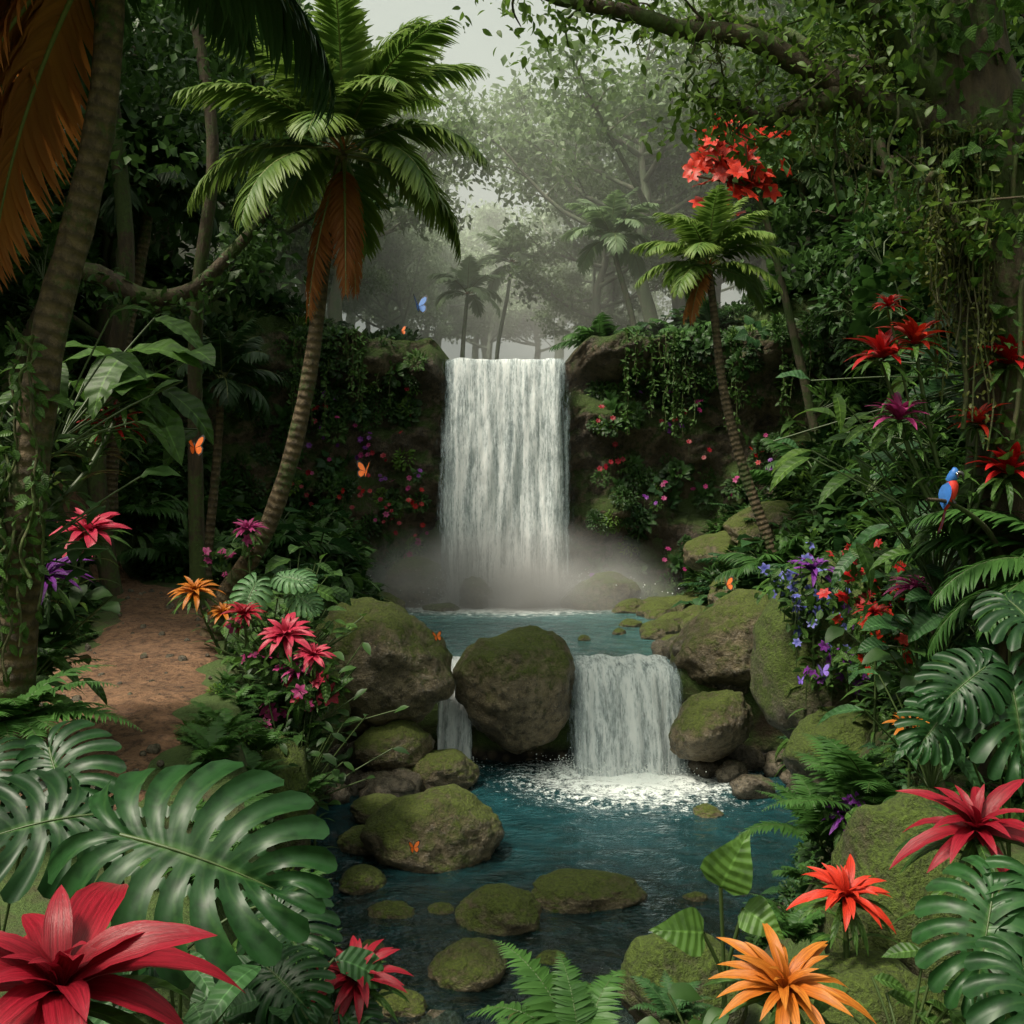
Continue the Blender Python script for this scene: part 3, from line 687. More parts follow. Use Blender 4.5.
for li,l in enumerate(limbs):
    Q=smooth_pts(l,24); Q=Q+.05*np.stack([np.sin(np.arange(24)*.9+li),np.cos(np.arange(24)*1.3),np.sin(np.arange(24)*.7+li)],-1)
    mb.raw(tube_t(Q,np.linspace(.16 if li<2 else .09,.03,24),8),1); MS+=list(Q[3:])
    limb_leaves(mb,Q,36 if li<2 else 14,.15,.10,0,.12,.20)
    for k in range(12):
        s=Q[random.randint(4,23)]; e=s+np.array([random.gauss(-.1,.35),random.gauss(0,.3),random.uniform(-.35,.4)]); mm=(s+e)/2+rng.normal(0,.06,3)
        q=smooth_pts([s,mm,e],8); mb.raw(tube_t(q,np.linspace(.018,.005,8),5),1); limb_leaves(mb,q,3,.1,.10,0,.3,.1)
C=[(random.uniform(2.4,5.2),random.uniform(7.8,9.6),random.uniform(8.2,9.3)) for _ in range(80)]
clusters(mb,C,22,.2,.12,0,L_simple,.7,.6)
C=[TP[random.randint(4,22)]+np.array([random.uniform(-.6,.3),-.45,random.gauss(0,.1)]) for _ in range(60)]
clusters(mb,C,10,.16,.15,2,L_heart,.9,.2)
mb.obj('rainforest_tree',[G_treel,BARKD,G_mid])
def vine(mb,top,length,lean=0,leaf=.08,n=None,r=.012,mat=0):
    pts=[np.array(top)+np.array([lean*t+random.gauss(0,.03),random.gauss(0,.03),-length*t]) for t in np.linspace(0,1,7)]
    Q=smooth_pts(pts,20); mb.raw(tube_t(Q,r,5),1)
    n=n or int(length*26); k=rng.random(n)*19; i=k.astype(int); P=Q[i]+rng.normal(0,.03,(n,3))
    d=rng.normal(0,1,(n,3)); d[:,2]-=.9
    mb.many(L_simple,basis(d,rng.normal(0,.4,(n,3))+np.array([0,-.7,.5]))*(leaf*rng.uniform(.6,1.3,n))[:,None,None],P,mat)
mb=MB()
for x,z,l,y in [(3.72,7.3,2.6,8.7),(3.82,7.2,1.9,8.7),(3.2,7.4,.9,8.5),(3.0,7.45,.7,8.5),(2.5,7.5,.55,8.5),(2.1,7.7,.5,8.5),(1.5,7.9,.45,8.4),(3.4,7.4,1.1,8.6),(4.2,7.0,2.4,8.5),(2.75,7.5,.9,8.7)]:
    vine(mb,(x,y,z),l,random.uniform(-.08,.08),.07,int(l*14),.022 if l>1.5 else .012)
mb.obj('hanging_vines',[G_mid,VINE])
mb=MB()
for i in range(44):
    s=random.choice(MS); l=random.choice([.3,.4,.5,.7,.9])*(1.2 if s[0]>2.9 else .5)
    for k in range(5):
        t=s+rng.normal(0,.035,3); vine(mb,t,l*random.uniform(.5,1),0,.045,int(l*34),.005)
for x,l in [(3.66,2.3),(3.76,2.0),(3.9,2.8)]:
    for k in range(10): vine(mb,(x+random.gauss(0,.05),8.6+random.gauss(0,.05),7.2),l*random.uniform(.5,1),0,.05,int(l*30),.008)
mb.obj('hanging_moss',[G_moss,VINE])
mb=MB()
for i in range(70):
    j=NZ-10; i2=random.choice([random.randint(75,102),random.randint(156,215)])
    p=CV[j,i2]; vine(mb,(p[0],p[1]-.15,p[2]+.1),random.uniform(.8,3.0),0,.14,None,.012)
for i in range(26):
    x=random.uniform(-4.3,-3.6); vine(mb,(x,8+random.uniform(-.4,.1),random.uniform(3.6,5.6)),random.uniform(.5,1.4),0,.11)
mb.obj('trailing_vines',[G_mid,VINE])
mb=MB()
Q=smooth_pts([(-8.2,16,5.0),(-6.9,15.4,7.2),(-6.2,15,7.5),(-5.4,15,7.15),(-4.7,15,7.25),(-4.1,15,7.8),(-3.6,15.2,8.5)],26); mb.raw(tube_t(Q,np.linspace(.20,.07,26),9),1)
Q2=smooth_pts([(-4.9,16,2.4),(-4.95,16,5),(-4.8,15.6,7.2),(-4.5,15.4,9.5),(-4.9,15.5,12)],22); mb.raw(tube_t(Q2,np.linspace(.13,.08,22),9),1)
Q3=smooth_pts([(-6.6,17,2.4),(-6.9,17,5),(-6.4,17,8),(-6.8,17,12)],22); mb.raw(tube_t(Q3,np.linspace(.17,.12,22),9),1)
clusters(mb,[Q[random.randint(2,25)]+np.array([0,0,-.15]) for _ in range(60)],10,.2,.16,0,L_simple)
clusters(mb,[Q2[-1]+rng.normal(0,1,3)*np.array([1.3,1,1]) for _ in range(40)]+[Q3[-1]+rng.normal(0,1,3)*np.array([1.6,1,1]) for _ in range(50)],40,.3,.2,0,L_low)
mb.obj('mossy_tree',[G_treed,BARKD])

# ------------------------------------------------------------------ understory templates
def T_bush(mat,n,size,tpl,r):
    mb=MB(); d=rand_dirs(n,-.1); P=d*r*rng.uniform(.55,1,n)[:,None]*np.array([1,1,.8]); P[:,2]+=r*.25
    dd=d+rng.normal(0,.35,(n,3)); dd[:,2]-=.15
    mb.many(tpl,basis(dd,d*.6+np.array([0,0,.9]))*(size*rng.uniform(.7,1.25,n))[:,None,None],P,0); 
    for k in range(6): mb.raw(tube_t([(0,0,-.2),d[k]*r*.3+np.array([0,0,.1]),P[k]],.012,4),1)
    return mb.mesh('foliage_bush',[mat,STEM])
def T_fern(mat=None):
    mb=MB(); fern_into(mb,(0,0,0),9,1.0); return mb.mesh('foliage_fern',[mat or G_fern,STEM])
def T_big(mat,tpl,n=9,size=.55):
    mb=MB()
    for i in range(n):
        az=i*2.4; e=np.array([math.cos(az)*.35*random.uniform(.5,1.2),math.sin(az)*.35*random.uniform(.5,1.2),random.uniform(.35,.85)])
        mb.raw(tube_t(smooth_pts([(0,0,-.1),e*np.array([.4,.4,.7]),e],6),.014,5),1)
        d=np.array([math.cos(az),math.sin(az),random.uniform(-.3,.4)]); mb.many(tpl,basis(d,[0,0,1])*size*random.uniform(.7,1.2),e,0,random.random())
    return mb.mesh('foliage_broadleaf',[mat,STEM])
def T_ros(mat,n=22):
    mb=MB()
    az=np.arange(n)*2.4; e=np.radians(np.linspace(80,5,n)); d=np.stack([np.cos(az)*np.cos(e),np.sin(az)*np.cos(e),np.sin(e)],-1)
    mb.many(L_strap,basis(d,[0,0,1.])*rng.uniform(.8,1.1,n)[:,None,None]*.8,np.zeros((n,3)),0); return mb.mesh('foliage_rosette',[mat])
def T_palmlet():
    mb=MB()
    for i in range(9): frond(mb,(0,0,.1),i*2.4,R_(random.uniform(35,75)),random.uniform(.9,1.4),1.2,24,.34,1.8,0,1,random.random(),.4)
    return mb.mesh('foliage_palmlet',[G_fern,STEM])
TPL=[T_bush(G_dark,110,.32,L_broad,.62),T_bush(G_mid,120,.26,L_simple,.6),T_bush(G_dark,180,.19,L_simple,.62),T_fern(),T_fern(G_blue),
     T_big(G_blue,L_heart),T_big(G_mid,L_long,10,.8),T_ros(G_mid),T_palmlet(),T_big(G_blue,L_mons,7,.5),T_bush(G_lite,130,.19,L_simple,.5)]
WTS=[5,4,6,4,3,3,2.5,2,2.5,1.6,1.8]
us_=bpy.data.objects.new('jungle_undergrowth',None); col.objects.link(us_)
cnt=0
def allowed(x,y):
    xl=np.interp(y,YS,XL); xr=np.interp(y,YS,XR)
    if y<28.7 and xl-.25<x<xr+.35: return False
    if path_d(x,y)<.18: return False
    return True
for i in range(3200):
    y=random.choice([random.uniform(8.5,15),random.uniform(13,30),random.uniform(13,34)]); lim=.54*y+1.5
    x=random.uniform(-lim,lim)
    if not allowed(x,y): continue
    if y>28 and abs(x+.15)<2.6: continue
    if y>27.5 and abs(x)<5 and random.random()<.3: continue
    if 12.6<y<14.9 and 3.1<x<5.3: continue
    k=random.choices(range(len(TPL)),WTS)[0]
    s=random.uniform(.5,1.0)*(1.0 if y<14 else 1.3)
    if y<11: s*=.62
    if abs(x)<4.5 and y<17: s*=.62
    if x<0 and y<16 and -.42*y<x: s=min(s,.30)
    if x>0 and y<13.2 and x<.36*y: s=min(s,.34)
    if path_d(x,y)<.9: s*=.45
    inst(us_,TPL[k],(x,y,h1(x,y)-.05),(random.gauss(0,.15),random.gauss(0,.15),random.random()*6.28),s); cnt+=1
for i in range(260):   # low growth on the left bank between path and water
    y=random.uniform(8.6,15.5); x=random.uniform(-4.4,-1.8)
    xl=np.interp(y,YS,XL)
    if x>xl-.15 or path_d(x,y)<.04: continue
    inst(us_,TPL[random.choice([1,2,2,3,3,4,7,10])],(x,y,h1(x,y)-.03),(random.gauss(0,.2),random.gauss(0,.2),random.random()*6.28),random.uniform(.16,.32))
cg=bpy.data.objects.new('cliff_vegetation',None); col.objects.link(cg)
for i in range(1150):
    a=random.randint(4,NX-5); b=int(NZ*min(.97,random.random()**.8)); p=CV[b,a]
    if -2.5<p[0]<2.15: continue
    if abs(p[0])<4.5 and p[2]>8.1: continue
    if noise.noise(Vector((p[0]*.6,p[2]*.6,4)))<-.26 : continue
    k=random.choices([0,1,2,3,5,7,10],[3,4,6,3,1,1,3])[0]; s=random.uniform(.28,.65)
    inst(cg,TPL[k],(p[0],p[1]-.02,p[2]),(R_(random.uniform(45,80)),0,random.gauss(0,.4)),s)
fe=bpy.data.objects.new('canopy_foliage',None); col.objects.link(fe)
for i in range(200):
    sgn=random.choice([-1,1]); y=random.uniform(14,31); x=sgn*random.uniform(7.0,.55*y+2.5); z=h1(x,y)+random.uniform(.5,5)
    inst(fe,random.choice([TPL[0],TPL[2],TPL[1]]),(x,y,z),(random.random(),random.random(),random.random()*6),random.uniform(.9,1.7))

# ------------------------------------------------------------------ specific foreground plants
def bromeliad(x,y,z,r,mat,axis=(0,-.35,1),wl=1.0,layers=None,green=True,name='bromeliad',root=None):
    mb=MB(); bromeliad_into(mb,(x,y,z),r,0,1,layers,axis,wl,green)
    g=h1(x,y); b=np.array(root if root else (x,y+.05,g-.1)); p=np.array([x,y,z])
    Q=smooth_pts([b,(b+p)/2+np.array([.10*(p[0]-b[0])+.02,0,-.12*abs(p[0]-b[0])]),p],12)
    if z-b[2]>.05: mb.raw(tube_t(Q,np.linspace(max(.014,r*.08),max(.010,r*.045),12),6),2)
    if z-b[2]>.4:
        L=np.linalg.norm(p-b); n=int(L*14); k=np.linspace(0,.88,n)*11; P=Q[k.astype(int)]; az=np.arange(n)*2.4
        d=np.stack([np.cos(az),np.sin(az),rng.uniform(.2,1.0,n)],-1); mb.many(L_strap,basis(d,[0,0,1.])*r*1.25,P,1)
    return mb.obj(name,[mat,G_mid,STEM])
bromeliad(-1.55,3.5,2.36,.48,F_crim,(.12,-.30,1),1.3,[(4,82,.60),(5,62,.80),(6,40,1.0),(7,12,1.2)])
bromeliad(-.79,5.2,1.62,.26,F_crim)
bromeliad(1.33,5.0,1.66,.36,F_orng,(.0,-.4,1),.85)
bromeliad(1.95,6.0,1.74,.28,F_ored)
bromeliad(2.49,5.5,2.28,.40,F_crim,(-.1,-.35,1),.9,[(5,80,.6),(6,62,.8),(7,40,1.0),(8,12,1.1)])
bromeliad(-3.92,9.5,3.80,.36,F_pink,(.1,-.5,1),1.1,root=(-4.5,9.3,2.0))
bromeliad(-4.1,9.0,3.40,.42,F_purp,(.1,-.3,1),.7,root=(-4.5,9.0,2.0))
bromeliad(-3.9,12.6,3.0,.32,F_orng,root=(-3.55,12.8,2.1)); bromeliad(-3.55,12.6,2.75,.24,F_orng)
bromeliad(-2.50,11.3,2.62,.34,F_pink,(0,-.6,1),1.2); bromeliad(-2.18,11.2,2.42,.24,F_pink,(.2,-.6,1),1.2); bromeliad(-2.98,11.4,2.85,.26,F_crim); bromeliad(-2.35,11.2,2.25,.2,F_mag)
bromeliad(-3.5,13.6,3.75,.26,F_mag)
VS=[(5,82,.85),(6,64,1.0),(7,44,1.0),(6,18,.9)]
RT=(3.9,8.9,3.7)
for x,y,z,r,m in [(3.14,8.7,5.30,.34,F_red),(3.42,8.7,5.42,.34,F_ored),(4.22,8.7,5.25,.36,F_red),(4.20,8.7,4.32,.36,F_red),(3.28,8.7,4.78,.30,F_mag),(3.16,8.6,5.72,.16,F_red),(4.0,8.8,4.75,.26,F_ored)]:
    bromeliad(x,y,z,r,m,(0,-.2,1),1.15,VS,root=RT)
for x,y,z,r,m in [(3.94,10,3.25,.27,F_mag),(3.82,13,3.25,.34,F_purp),(3.48,9,2.10,.21,F_orng),(2.62,8,1.6,.22,F_purp),(3.75,10.6,2.95,.2,F_red)]:
    bromeliad(x,y,z,r,m,(0,-.3,1))
JR=(-3.85,8.3,3.9)
bromeliad(-3.5,9,4.75,.36,F_red,(0,-.3,1),.6,[(6,70,.7),(6,45,.9),(6,10,.9)],root=JR)
bromeliad(-3.42,9,4.95,.40,G_lite,(0,-.3,1),.6,[(6,70,.8),(8,45,1)],name='dracaena',root=JR)

def monstera(leaves,base,mat=None,name='monstera_plant'):
    mb=MB()
    for (p,d,n,s) in leaves:
        mb.raw(tube_t(smooth_pts([base,(np.array(base)*.4+np.array(p)*.6)+np.array([0,0,.15*s]),p],8),.014*max(.6,s),6),1)
        R=basis(np.array(d,float),np.array(n,float))*s
        mb.many(L_mons,R,p,0,random.random())
        P=[np.array(p)+R@np.array([0,y,.004-.22*(y/.7)**2]) for y in np.linspace(0,.70,6)]
        mb.raw(tube_t(P,np.linspace(.008,.003,6)*s*1.3,5),1)
    mb.obj(name,[mat or G_mons,STEM])
monstera([((-1.72,4.5,2.58),(1,-.25,-.12),(-.05,-.75,.75),.98),((-2.0,4.9,2.55),(-.5,-.3,.05),(0,-.7,.8),.7),((-1.25,5.4,1.95),(.4,-.6,-.3),(0,-.6,.8),.5)],(-1.9,5.0,1.6))
monstera([((-2.35,5.2,2.80),(.35,-.55,-.35),(-.1,-.8,.6),.60),((-2.7,5.3,2.75),(.1,-.7,-.3),(0,-.7,.7),.55)],(-2.7,5.4,1.7))
monstera([((-1.2,5.0,1.78),(.5,-.5,-.1),(0,-.7,.8),.42),((-.9,5.1,1.55),(.6,-.6,-.2),(0,-.7,.8),.32)],(-1.2,5.3,1.4))
monstera([((2.35,5.0,2.15),(-.35,-.5,-.55),(-.3,-.8,.5),.62),((2.55,5.0,2.2),(.3,-.5,-.6),(.1,-.8,.5),.65),((2.3,4.6,1.95),(.1,-.6,-.6),(0,-.8,.5),.6)],(2.7,5.4,1.5))
monstera([((3.05,6.6,3.0),(-.7,-.3,-.35),(-.2,-.8,.6),.52),((3.2,6.6,2.95),(.0,-.5,-.7),(0,-.9,.4),.75),((3.35,6.9,3.4),(.1,-.5,-.2),(0,-.7,.7),.6),((2.9,6.8,2.7),(-.6,-.4,-.5),(0,-.8,.5),.45)],(3.5,7.2,1.5))
monstera([((4.15,9.9,3.2),(.1,-.4,-.8),(0,-.9,.3),.7),((4.5,9.9,3.6),(.5,-.4,-.5),(0,-.9,.4),.65)],(4.6,10.2,1.6))
monstera([((-2.95,11.8,3.18),(-.3,-.4,-.7),(0,-.9,.4),.46),((-2.65,11.8,3.25),(.9,-.2,0),(0,-.6,.8),.42),((-2.5,11.8,3.05),(.8,-.3,-.4),(0,-.7,.7),.38)],(-2.9,12.1,2.1),G_pale,'variegated_plant')
def fern(x,y,z,n,L,az=None,mat=None,e=(35,75)):
    mb=MB(); fern_into(mb,(x,y,z),n,L,az0=az,e=e); mb.obj('fern',[mat or G_fern,STEM])
fern(.35,5.2,1.2,9,.78,(.3,2.8)); fern(.15,5.3,1.0,4,.5,(1.6,4.0)); fern(-3.55,7.1,2.45,12,1.0,(-2.2,.9),None,(25,60)); fern(-3.75,7.0,2.2,10,.9); fern(-4.15,8.8,2.5,10,.9)
fern(2.9,8.2,1.45,12,1.1,(1.6,4.8)); fern(2.6,8.6,1.2,10,.9); fern(-2.0,6.6,1.6,12,.7); fern(-2.5,8.6,1.9,12,.6); fern(-1.3,6.0,1.2,10,.45)
fern(1.9,6.9,1.1,9,.5); fern(1.0,6.4,.8,9,.4,None,G_blue)
fern(-1.6,7.4,1.1,12,.5); fern(-2.2,7.8,1.5,12,.65); fern(-2.7,9.6,1.9,10,.5); fern(-2.4,9.4,1.5,10,.5); fern(-2.9,10.6,1.95,10,.45)
fern(-2.5,10.2,1.6,10,.5); fern(-2.2,10.6,1.0,10,.45); fern(-2.6,11.2,1.9,10,.45); fern(3.2,9.6,1.5,10,.55); fern(4.3,10.6,2.0,10,.8)
mb=MB()
for a,e,l in [(2.6,40,1.9),(2.9,55,1.8),(3.3,30,1.7),(3.6,20,1.6),(2.2,60,1.7),(3.9,45,1.5),(3.0,10,1.7),(4.4,30,1.3)]:
    frond(mb,(4.75,8.4,3.4),a,R_(e),1.5,l*.9,40,.26,1.4,0,1,.5+.3*random.random(),.25)
mb.raw(tube_t([(4.85,8.5,1.5),(4.8,8.4,2.5),(4.75,8.4,3.45)],.08,8),1); mb.obj('young_palm',[G_fern,STEM])
def shrub(x,y,z,tpl,mat,n,size,name='tropical_shrub',spread=.35,face=True,root=None):
    mb=MB(); g=h1(x,y); b0=np.array(root if root else (x,y,max(g,z-spread*1.6)))
    if not root: mb.raw(tube_t(smooth_pts([(x+.05,y,g-.1),(x-.03,y,(g+b0[2])/2),b0],8),.03,7),2)
    for i in range(n):
        az=random.uniform(PI,2*PI) if face and random.random()<.7 else random.random()*6.28
        p=np.array([x,y,z])+rng.normal(0,spread,3)*np.array([1,.5,.8]); mb.raw(tube_t(smooth_pts([b0,(p+b0)/2+np.array([0,0,.05]),p],6),.008,5),1)
        d=np.array([math.cos(az),math.sin(az)*.7,random.uniform(-.5,.5)]); mb.many(tpl,basis(d,[0,-.5,1.])*size*random.uniform(.7,1.2),p,0,random.random())
    mb.obj(name,[mat,STEM,BARK])
shrub(3.85,9.3,3.9,L_long,G_mid,40,.5,spread=.4); shrub(3.2,9.3,4.7,L_long,G_lite,14,.5,spread=.25,root=RT); shrub(3.85,9.2,3.1,L_broad,G_blue,36,.33,spread=.3); shrub(3.8,9.3,2.6,L_broad,G_dark,36,.3,spread=.28)
shrub(-3.35,9.3,5.35,L_paddle,G_mid,16,.75,spread=.35,root=(-3.7,8.4,4.6)); shrub(-3.9,8.4,4.9,L_long,G_mid,30,.5,spread=.45,root=(-3.7,8.1,4.4)); shrub(-3.9,8.2,3.8,L_broad,G_dark,36,.3,spread=.4,root=(-3.85,8.1,3.6))
shrub(-4.25,9.2,3.0,L_broad,G_dark,50,.3,spread=.28); shrub(-4.25,8.6,2.6,L_long,G_mid,26,.45,spread=.26)
shrub(4.3,10,5.4,L_broad,G_blue,40,.45,spread=.6,root=(4.6,9.5,5.2)); shrub(4.5,11,3.4,L_long,G_blue,20,.7,spread=.4)
shrub(-2.7,12.2,2.6,L_simple,G_mid,120,.24,spread=.42); shrub(-2.45,11.6,1.9,L_simple,G_dark,140,.22,spread=.36); shrub(-2.35,11.0,1.3,L_simple,G_dark,120,.2,spread=.36)
shrub(-2.9,13.5,3.0,L_broad,G_mid,26,.4); shrub(-1.5,6.0,1.5,L_long,G_mid,14,.35,spread=.25); shrub(-2.3,4.4,1.95,L_broad,G_blue,16,.35,spread=.25); shrub(-1.4,4.3,1.95,L_long,G_blue,14,.4,spread=.25)
shrub(3.4,8.3,2.2,L_long,G_blue,16,.5,spread=.3); shrub(3.0,7.4,1.7,L_broad,G_mid,18,.32,spread=.3); shrub(2.0,5.2,1.4,L_simple,G_mid,36,.25,spread=.25)
shrub(-.75,4.9,1.3,L_broad,G_dark,14,.2,spread=.16); shrub(-1.3,5.0,1.6,L_broad,G_blue,22,.3,spread=.25); shrub(1.0,5.4,1.25,L_broad,G_dark,14,.2,spread=.16)
shrub(2.6,4.4,1.7,L_broad,G_dark,16,.3,spread=.25)
mb=MB()
for p,d,s in [((1.08,5.3,2.06),(.25,-.2,.65),.34),((1.0,5.35,1.8),(-.9,-.4,.25),.30),((1.2,5.3,1.95),(.6,-.5,-.3),.25)]:
    mb.raw(tube_t(smooth_pts([(1.12,5.4,1.0),(1.12,5.4,1.5),p],7),.011,5),1); mb.many(L_heart,basis(np.array(d),np.array([-.1,-.9,.5]))*s,p,0,.9)
mb.obj('elephant_ear_plant',[G_mid,STEM])
def flowers(x,y,z,mat,n,r,size,name='flower_cluster',leaf=True):
    mb=MB(); C=np.array([x,y,z])+rng.normal(0,1,(n,3))*np.array([r,r*.5,r]); 
    for c in C:
        ax=nrm(rng.normal(0,.35,3)+np.array([0,-.8,.5])); B=basis(np.cross(ax,[1,0,0.1]),ax); az=np.arange(6)*PI/3+random.random()
        d=np.stack([np.cos(az),np.sin(az),np.full(6,.35)],-1)@B.T
        mb.many(L_simple,basis(d,ax)*size*random.uniform(.7,1.2)*np.array([1.4,1,1]),np.repeat(c[None],6,0),0)
    if leaf: clusters(mb,C,6,r*.35,size*2.0,1,L_simple)
    for c in C[::3]: mb.raw(tube_t([c,c+np.array([0,.05,-r*1.6])],.006,4),2)
    mb.obj(name,[mat,G_mid,STEM])
flowers(-2.7,11.3,2.0,F_mag,12,.30,.10); flowers(-2.45,11.0,1.7,F_mag,8,.22,.09); flowers(-2.2,11.2,2.15,F_pink,12,.16,.12); flowers(-2.75,11.4,2.5,F_mag,8,.25,.10)
flowers(3.65,13.1,3.0,F_blue,26,.22,.08); flowers(4.0,12.75,2.7,F_blue,24,.25,.08); flowers(4.1,12.6,2.3,F_purp,30,.28,.07)
flowers(4.1,11.2,3.05,F_red,44,.22,.09); flowers(4.05,11,2.75,F_ored,24,.2,.08); flowers(4.0,12,3.5,F_red,10,.15,.07)
flowers(5.15,24,12.2,F_ored,80,.42,.30,'orange_flowering_crown',leaf=False)
flowers(-3.7,13.8,3.4,F_mag,8,.25,.08); flowers(2.6,8.0,1.6,F_purp,7,.08,.07)
for lo,hi in [(-5.8,-2.5),(2.4,7.5)]:
    for k in range(30):
        a=random.uniform(lo,hi); i2=int((a+15)/30*(NX-1)); p=CV[random.randint(12,82),i2]
        flowers(p[0],p[1]-.50,p[2],random.choice([F_crim,F_mag,F_red,F_crim,F_purp]),3,.22,.09,leaf=False)
mb=MB(); Q=smooth_pts([(7.4,25,6),(6.6,24.6,9),(5.9,24.2,11.2),(5.2,24,12)],16); mb.raw(tube_t(Q,np.linspace(.12,.04,16),7),1)
for k in range(9):
    e=np.array([5.15,24,12.2])+rng.normal(0,.4,3); mb.raw(tube_t(smooth_pts([Q[12],(Q[12]+e)/2,e],6),.025,5),1)
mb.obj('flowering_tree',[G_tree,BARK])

# ------------------------------------------------------------------ animals
WB=mat_simple('butterfly_black',(.01,.01,.012),.6); WO=mat_simple('butterfly_orange',(.75,.15,.015),.5,.4); WBl=mat_simple('butterfly_blue',(.06,.16,.45),.4,.4); WP=mat_simple('butterfly_violet',(.25,.15,.6),.4,.4)
def wing(pts):
    n=len(pts); V=np.array([(0,0,0)]+[(a,b,0) for a,b in pts],float); F=np.array([(0,i+1,i+2,-1) for i in range(n-1)]); return V,F,np.zeros((n+1,2))
def butterfly(x,y,z,s,m,yaw=0,flap=.6):
    mb=MB()
    up=[(.12,.35),(.45,.75),(.85,.9),(1,.75),(.9,.4),(.6,.08)]; lo=[(.6,.06),(.75,-.2),(.62,-.55),(.35,-.7),(.12,-.45)]
    cy,sy=math.cos(yaw),math.sin(yaw); Rb=np.array([[cy,-sy,0],[sy,cy,0],[0,0,1]])@np.array([[1,0,0],[0,.35,-.93],[0,.93,.35]])
    for sg in (-1,1):
        cf,sf=math.cos(flap),math.sin(flap)
        Fl=np.array([[sg*cf,0,0],[0,1,0],[sf,0,1]]); 
        for w in (up,lo):
            mb.many(wing([(a*1.08,b*1.08) for a,b in w]),Rb@Fl*s,np.array([x,y,z]),1); 
            c=np.mean(w,0)
            for dz in (.02,-.02): mb.many(wing([(a*.86+c[0]*.08,b*.86+c[1]*.08) for a,b in w]),Rb@Fl*s,np.array([x,y,z])+Rb@np.array([0,0,dz*s]),0)
    b=[Rb@np.array([0,t,0])*s+np.array([x,y,z]) for t in (-.55,-.3,0,.25,.42,.5)]; mb.raw(tube_t(b,np.array([.01,.05,.05,.08,.06,.01])*s,8),1)
    for sg in (-1,1): mb.raw(tube_t([b[-1],b[-1]+Rb@np.array([sg*.2,.35,0])*s],.012*s,4),1)
    mb.obj('butterfly',[m,WB],False)
butterfly(-3.1,10,4.62,.12,WO,.5,.8); butterfly(-2.0,14,4.55,.14,WO,-.5,.7); butterfly(3.35,16,2.85,.13,WO,.6,.8); butterfly(-.96,10.0,.72,.07,WO,.4); butterfly(-1.1,15,2.17,.09,WO,.8,.2)
butterfly(-1.1,12,6.4,.13,WBl,.6,.8); butterfly(.1,7.0,.95,.05,WB,.5,1.0); butterfly(3.7,12.2,2.1,.10,WP,.3,.5); butterfly(3.5,12.4,1.95,.07,WP,-.4,.9); butterfly(-1.35,12.5,6.2,.07,WO,.7,.9)
PB=mat_simple('feather_blue',(.03,.14,.45),.5,.35); PR=mat_simple('feather_red',(.60,.03,.02),.5,.3); PK=mat_simple('beak_dark',(.03,.03,.03),.3); PW=mat_simple('face_white',(.7,.7,.65),.6)
mb=MB(); o=np.array([3.42,8.0,4.17]); S=.9
sp=smooth_pts([(0,.04,-.18),(0,.02,-.12),(0,0,-.05),(0,-.02,.03),(0,-.02,.09),(0,-.035,.125),(0,-.045,.155),(0,-.04,.175)],22)
sp_r=smooth_pts([(.006,0,0),(.028,0,0),(.05,0,0),(.052,0,0),(.038,0,0),(.038,0,0),(.032,0,0),(.004,0,0)],22)[:,0]
ca,sa=math.cos(.9),math.sin(.9); RB=np.array([[ca,-sa,0],[sa,ca,0],[0,0,1]])
def bp(a): return (np.asarray(a,float)@RB.T)*S+o
mb.raw(tube_t(bp(sp),sp_r*S,14),1)
mb.raw(tube_t(bp(smooth_pts([(0,.0,.075),(0,-.02,.11),(0,-.035,.145),(0,-.03,.178),(0,-.02,.185)],10)),np.array([.040,.044,.046,.046,.044,.042,.038,.03,.018,.004])*S,12),0)
for sg in (-1,1):
    mb.many(leaf_t(6,.24,.2,.3),RB@basis(np.array([sg*.12,.18,-1.]),np.array([sg*1.,.2,.1]))*.24*S,bp([sg*.045,.0,.07]),0,.5)
    mb.many(ico,np.eye(3)*.009*S,bp([sg*.038,-.062,.14]),2); mb.many(ico,RB@np.array([[.3,0,0],[0,1,0],[0,0,1.]])*.02*S,bp([sg*.03,-.058,.14]),3)
    mb.raw(tube_t(bp([(sg*.02,-.02,-.06),(sg*.02,-.035,-.1),(sg*.02,-.045,-.115)]),.008,5),2)
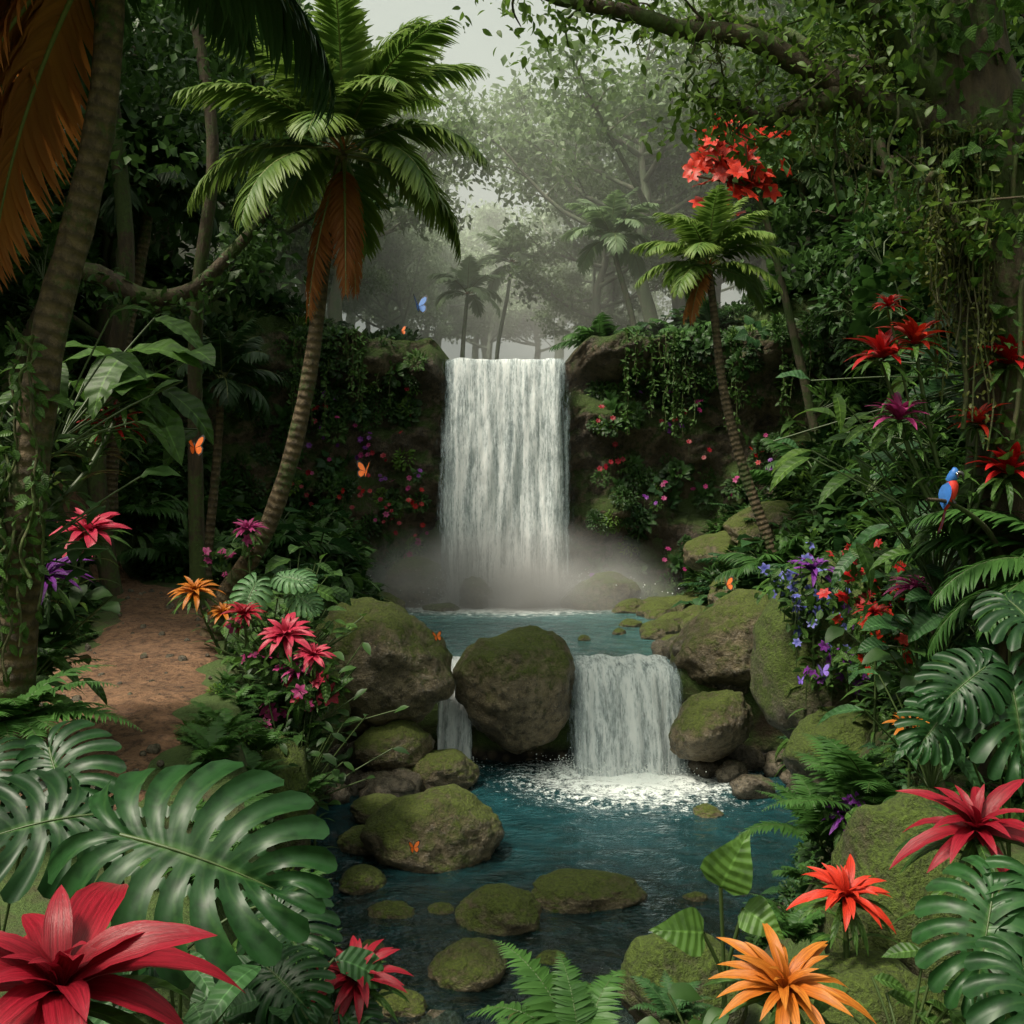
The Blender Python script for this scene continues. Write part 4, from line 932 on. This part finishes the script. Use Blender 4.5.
mb.raw(tube_t(bp(smooth_pts([(0,-.07,.15),(0,-.10,.145),(0,-.112,.12),(0,-.105,.105)],8)),np.array([.02,.02,.018,.016,.012,.009,.006,.002])*S,8),2)
for k in range(5): mb.many(leaf_t(5,.07,.1,.2),RB@basis(np.array([(k-2)*.05,.22,-1.]),np.array([0,-1,.1]))*.26*S,bp([(k-2)*.008,.03,-.13]),0 if k%2 else 1,.5)
mb.obj('parrot',[PB,PR,PK,PW])
mb=MB(); mb.raw(tube_t(smooth_pts([(4.3,8.9,3.5),(3.9,8.4,3.85),(3.46,8.02,4.06),(3.2,7.9,4.1)],14),np.linspace(.03,.012,14),7),0); mb.obj('perch_branch',[BARKD])

# ------------------------------------------------------------------ light, sky, camera
w=bpy.data.worlds.new("World"); scene.world=w; w.use_nodes=True; nt=w.node_tree; nt.nodes.clear()
el,az=R_(62),R_(-122)
sky=nd(nt,'ShaderNodeTexSky',sky_type='NISHITA'); sky.sun_disc=False; sky.sun_elevation=el; sky.sun_rotation=az; sky.dust_density=5; sky.air_density=1.2
hs=nd(nt,'ShaderNodeHueSaturation',{'Saturation':.25,'Color':sky.outputs[0]})
tn=mix(nt,1.0,hs.outputs[0],(1.34,1.40,1.15),'MULTIPLY')
bg=nd(nt,'ShaderNodeBackground',{'Color':tn,'Strength':.15}); ow=nd(nt,'ShaderNodeOutputWorld'); nt.links.new(bg.outputs[0],ow.inputs[0])
L=bpy.data.lights.new('sun','SUN'); L.energy=4.5; L.angle=R_(8); L.color=(1,.92,.76)
lo=bpy.data.objects.new('sun',L); s=Vector((math.cos(el)*math.sin(az),math.cos(el)*math.cos(az),math.sin(el))); lo.rotation_euler=(-s).to_track_quat('-Z','Y').to_euler(); lo.location=(0,0,40); col.objects.link(lo)
cd=bpy.data.cameras.new('camera'); cd.lens=36; cd.sensor_width=36; cd.clip_end=1500; cd.clip_start=.05
co=bpy.data.objects.new('camera',cd); co.location=(0,0,4); co.rotation_euler=(R_(90),0,0); col.objects.link(co); scene.camera=co
scene.view_settings.view_transform='Standard'; scene.view_settings.look='None'; scene.view_settings.exposure=0
print('instances',cnt,len(bpy.data.objects))
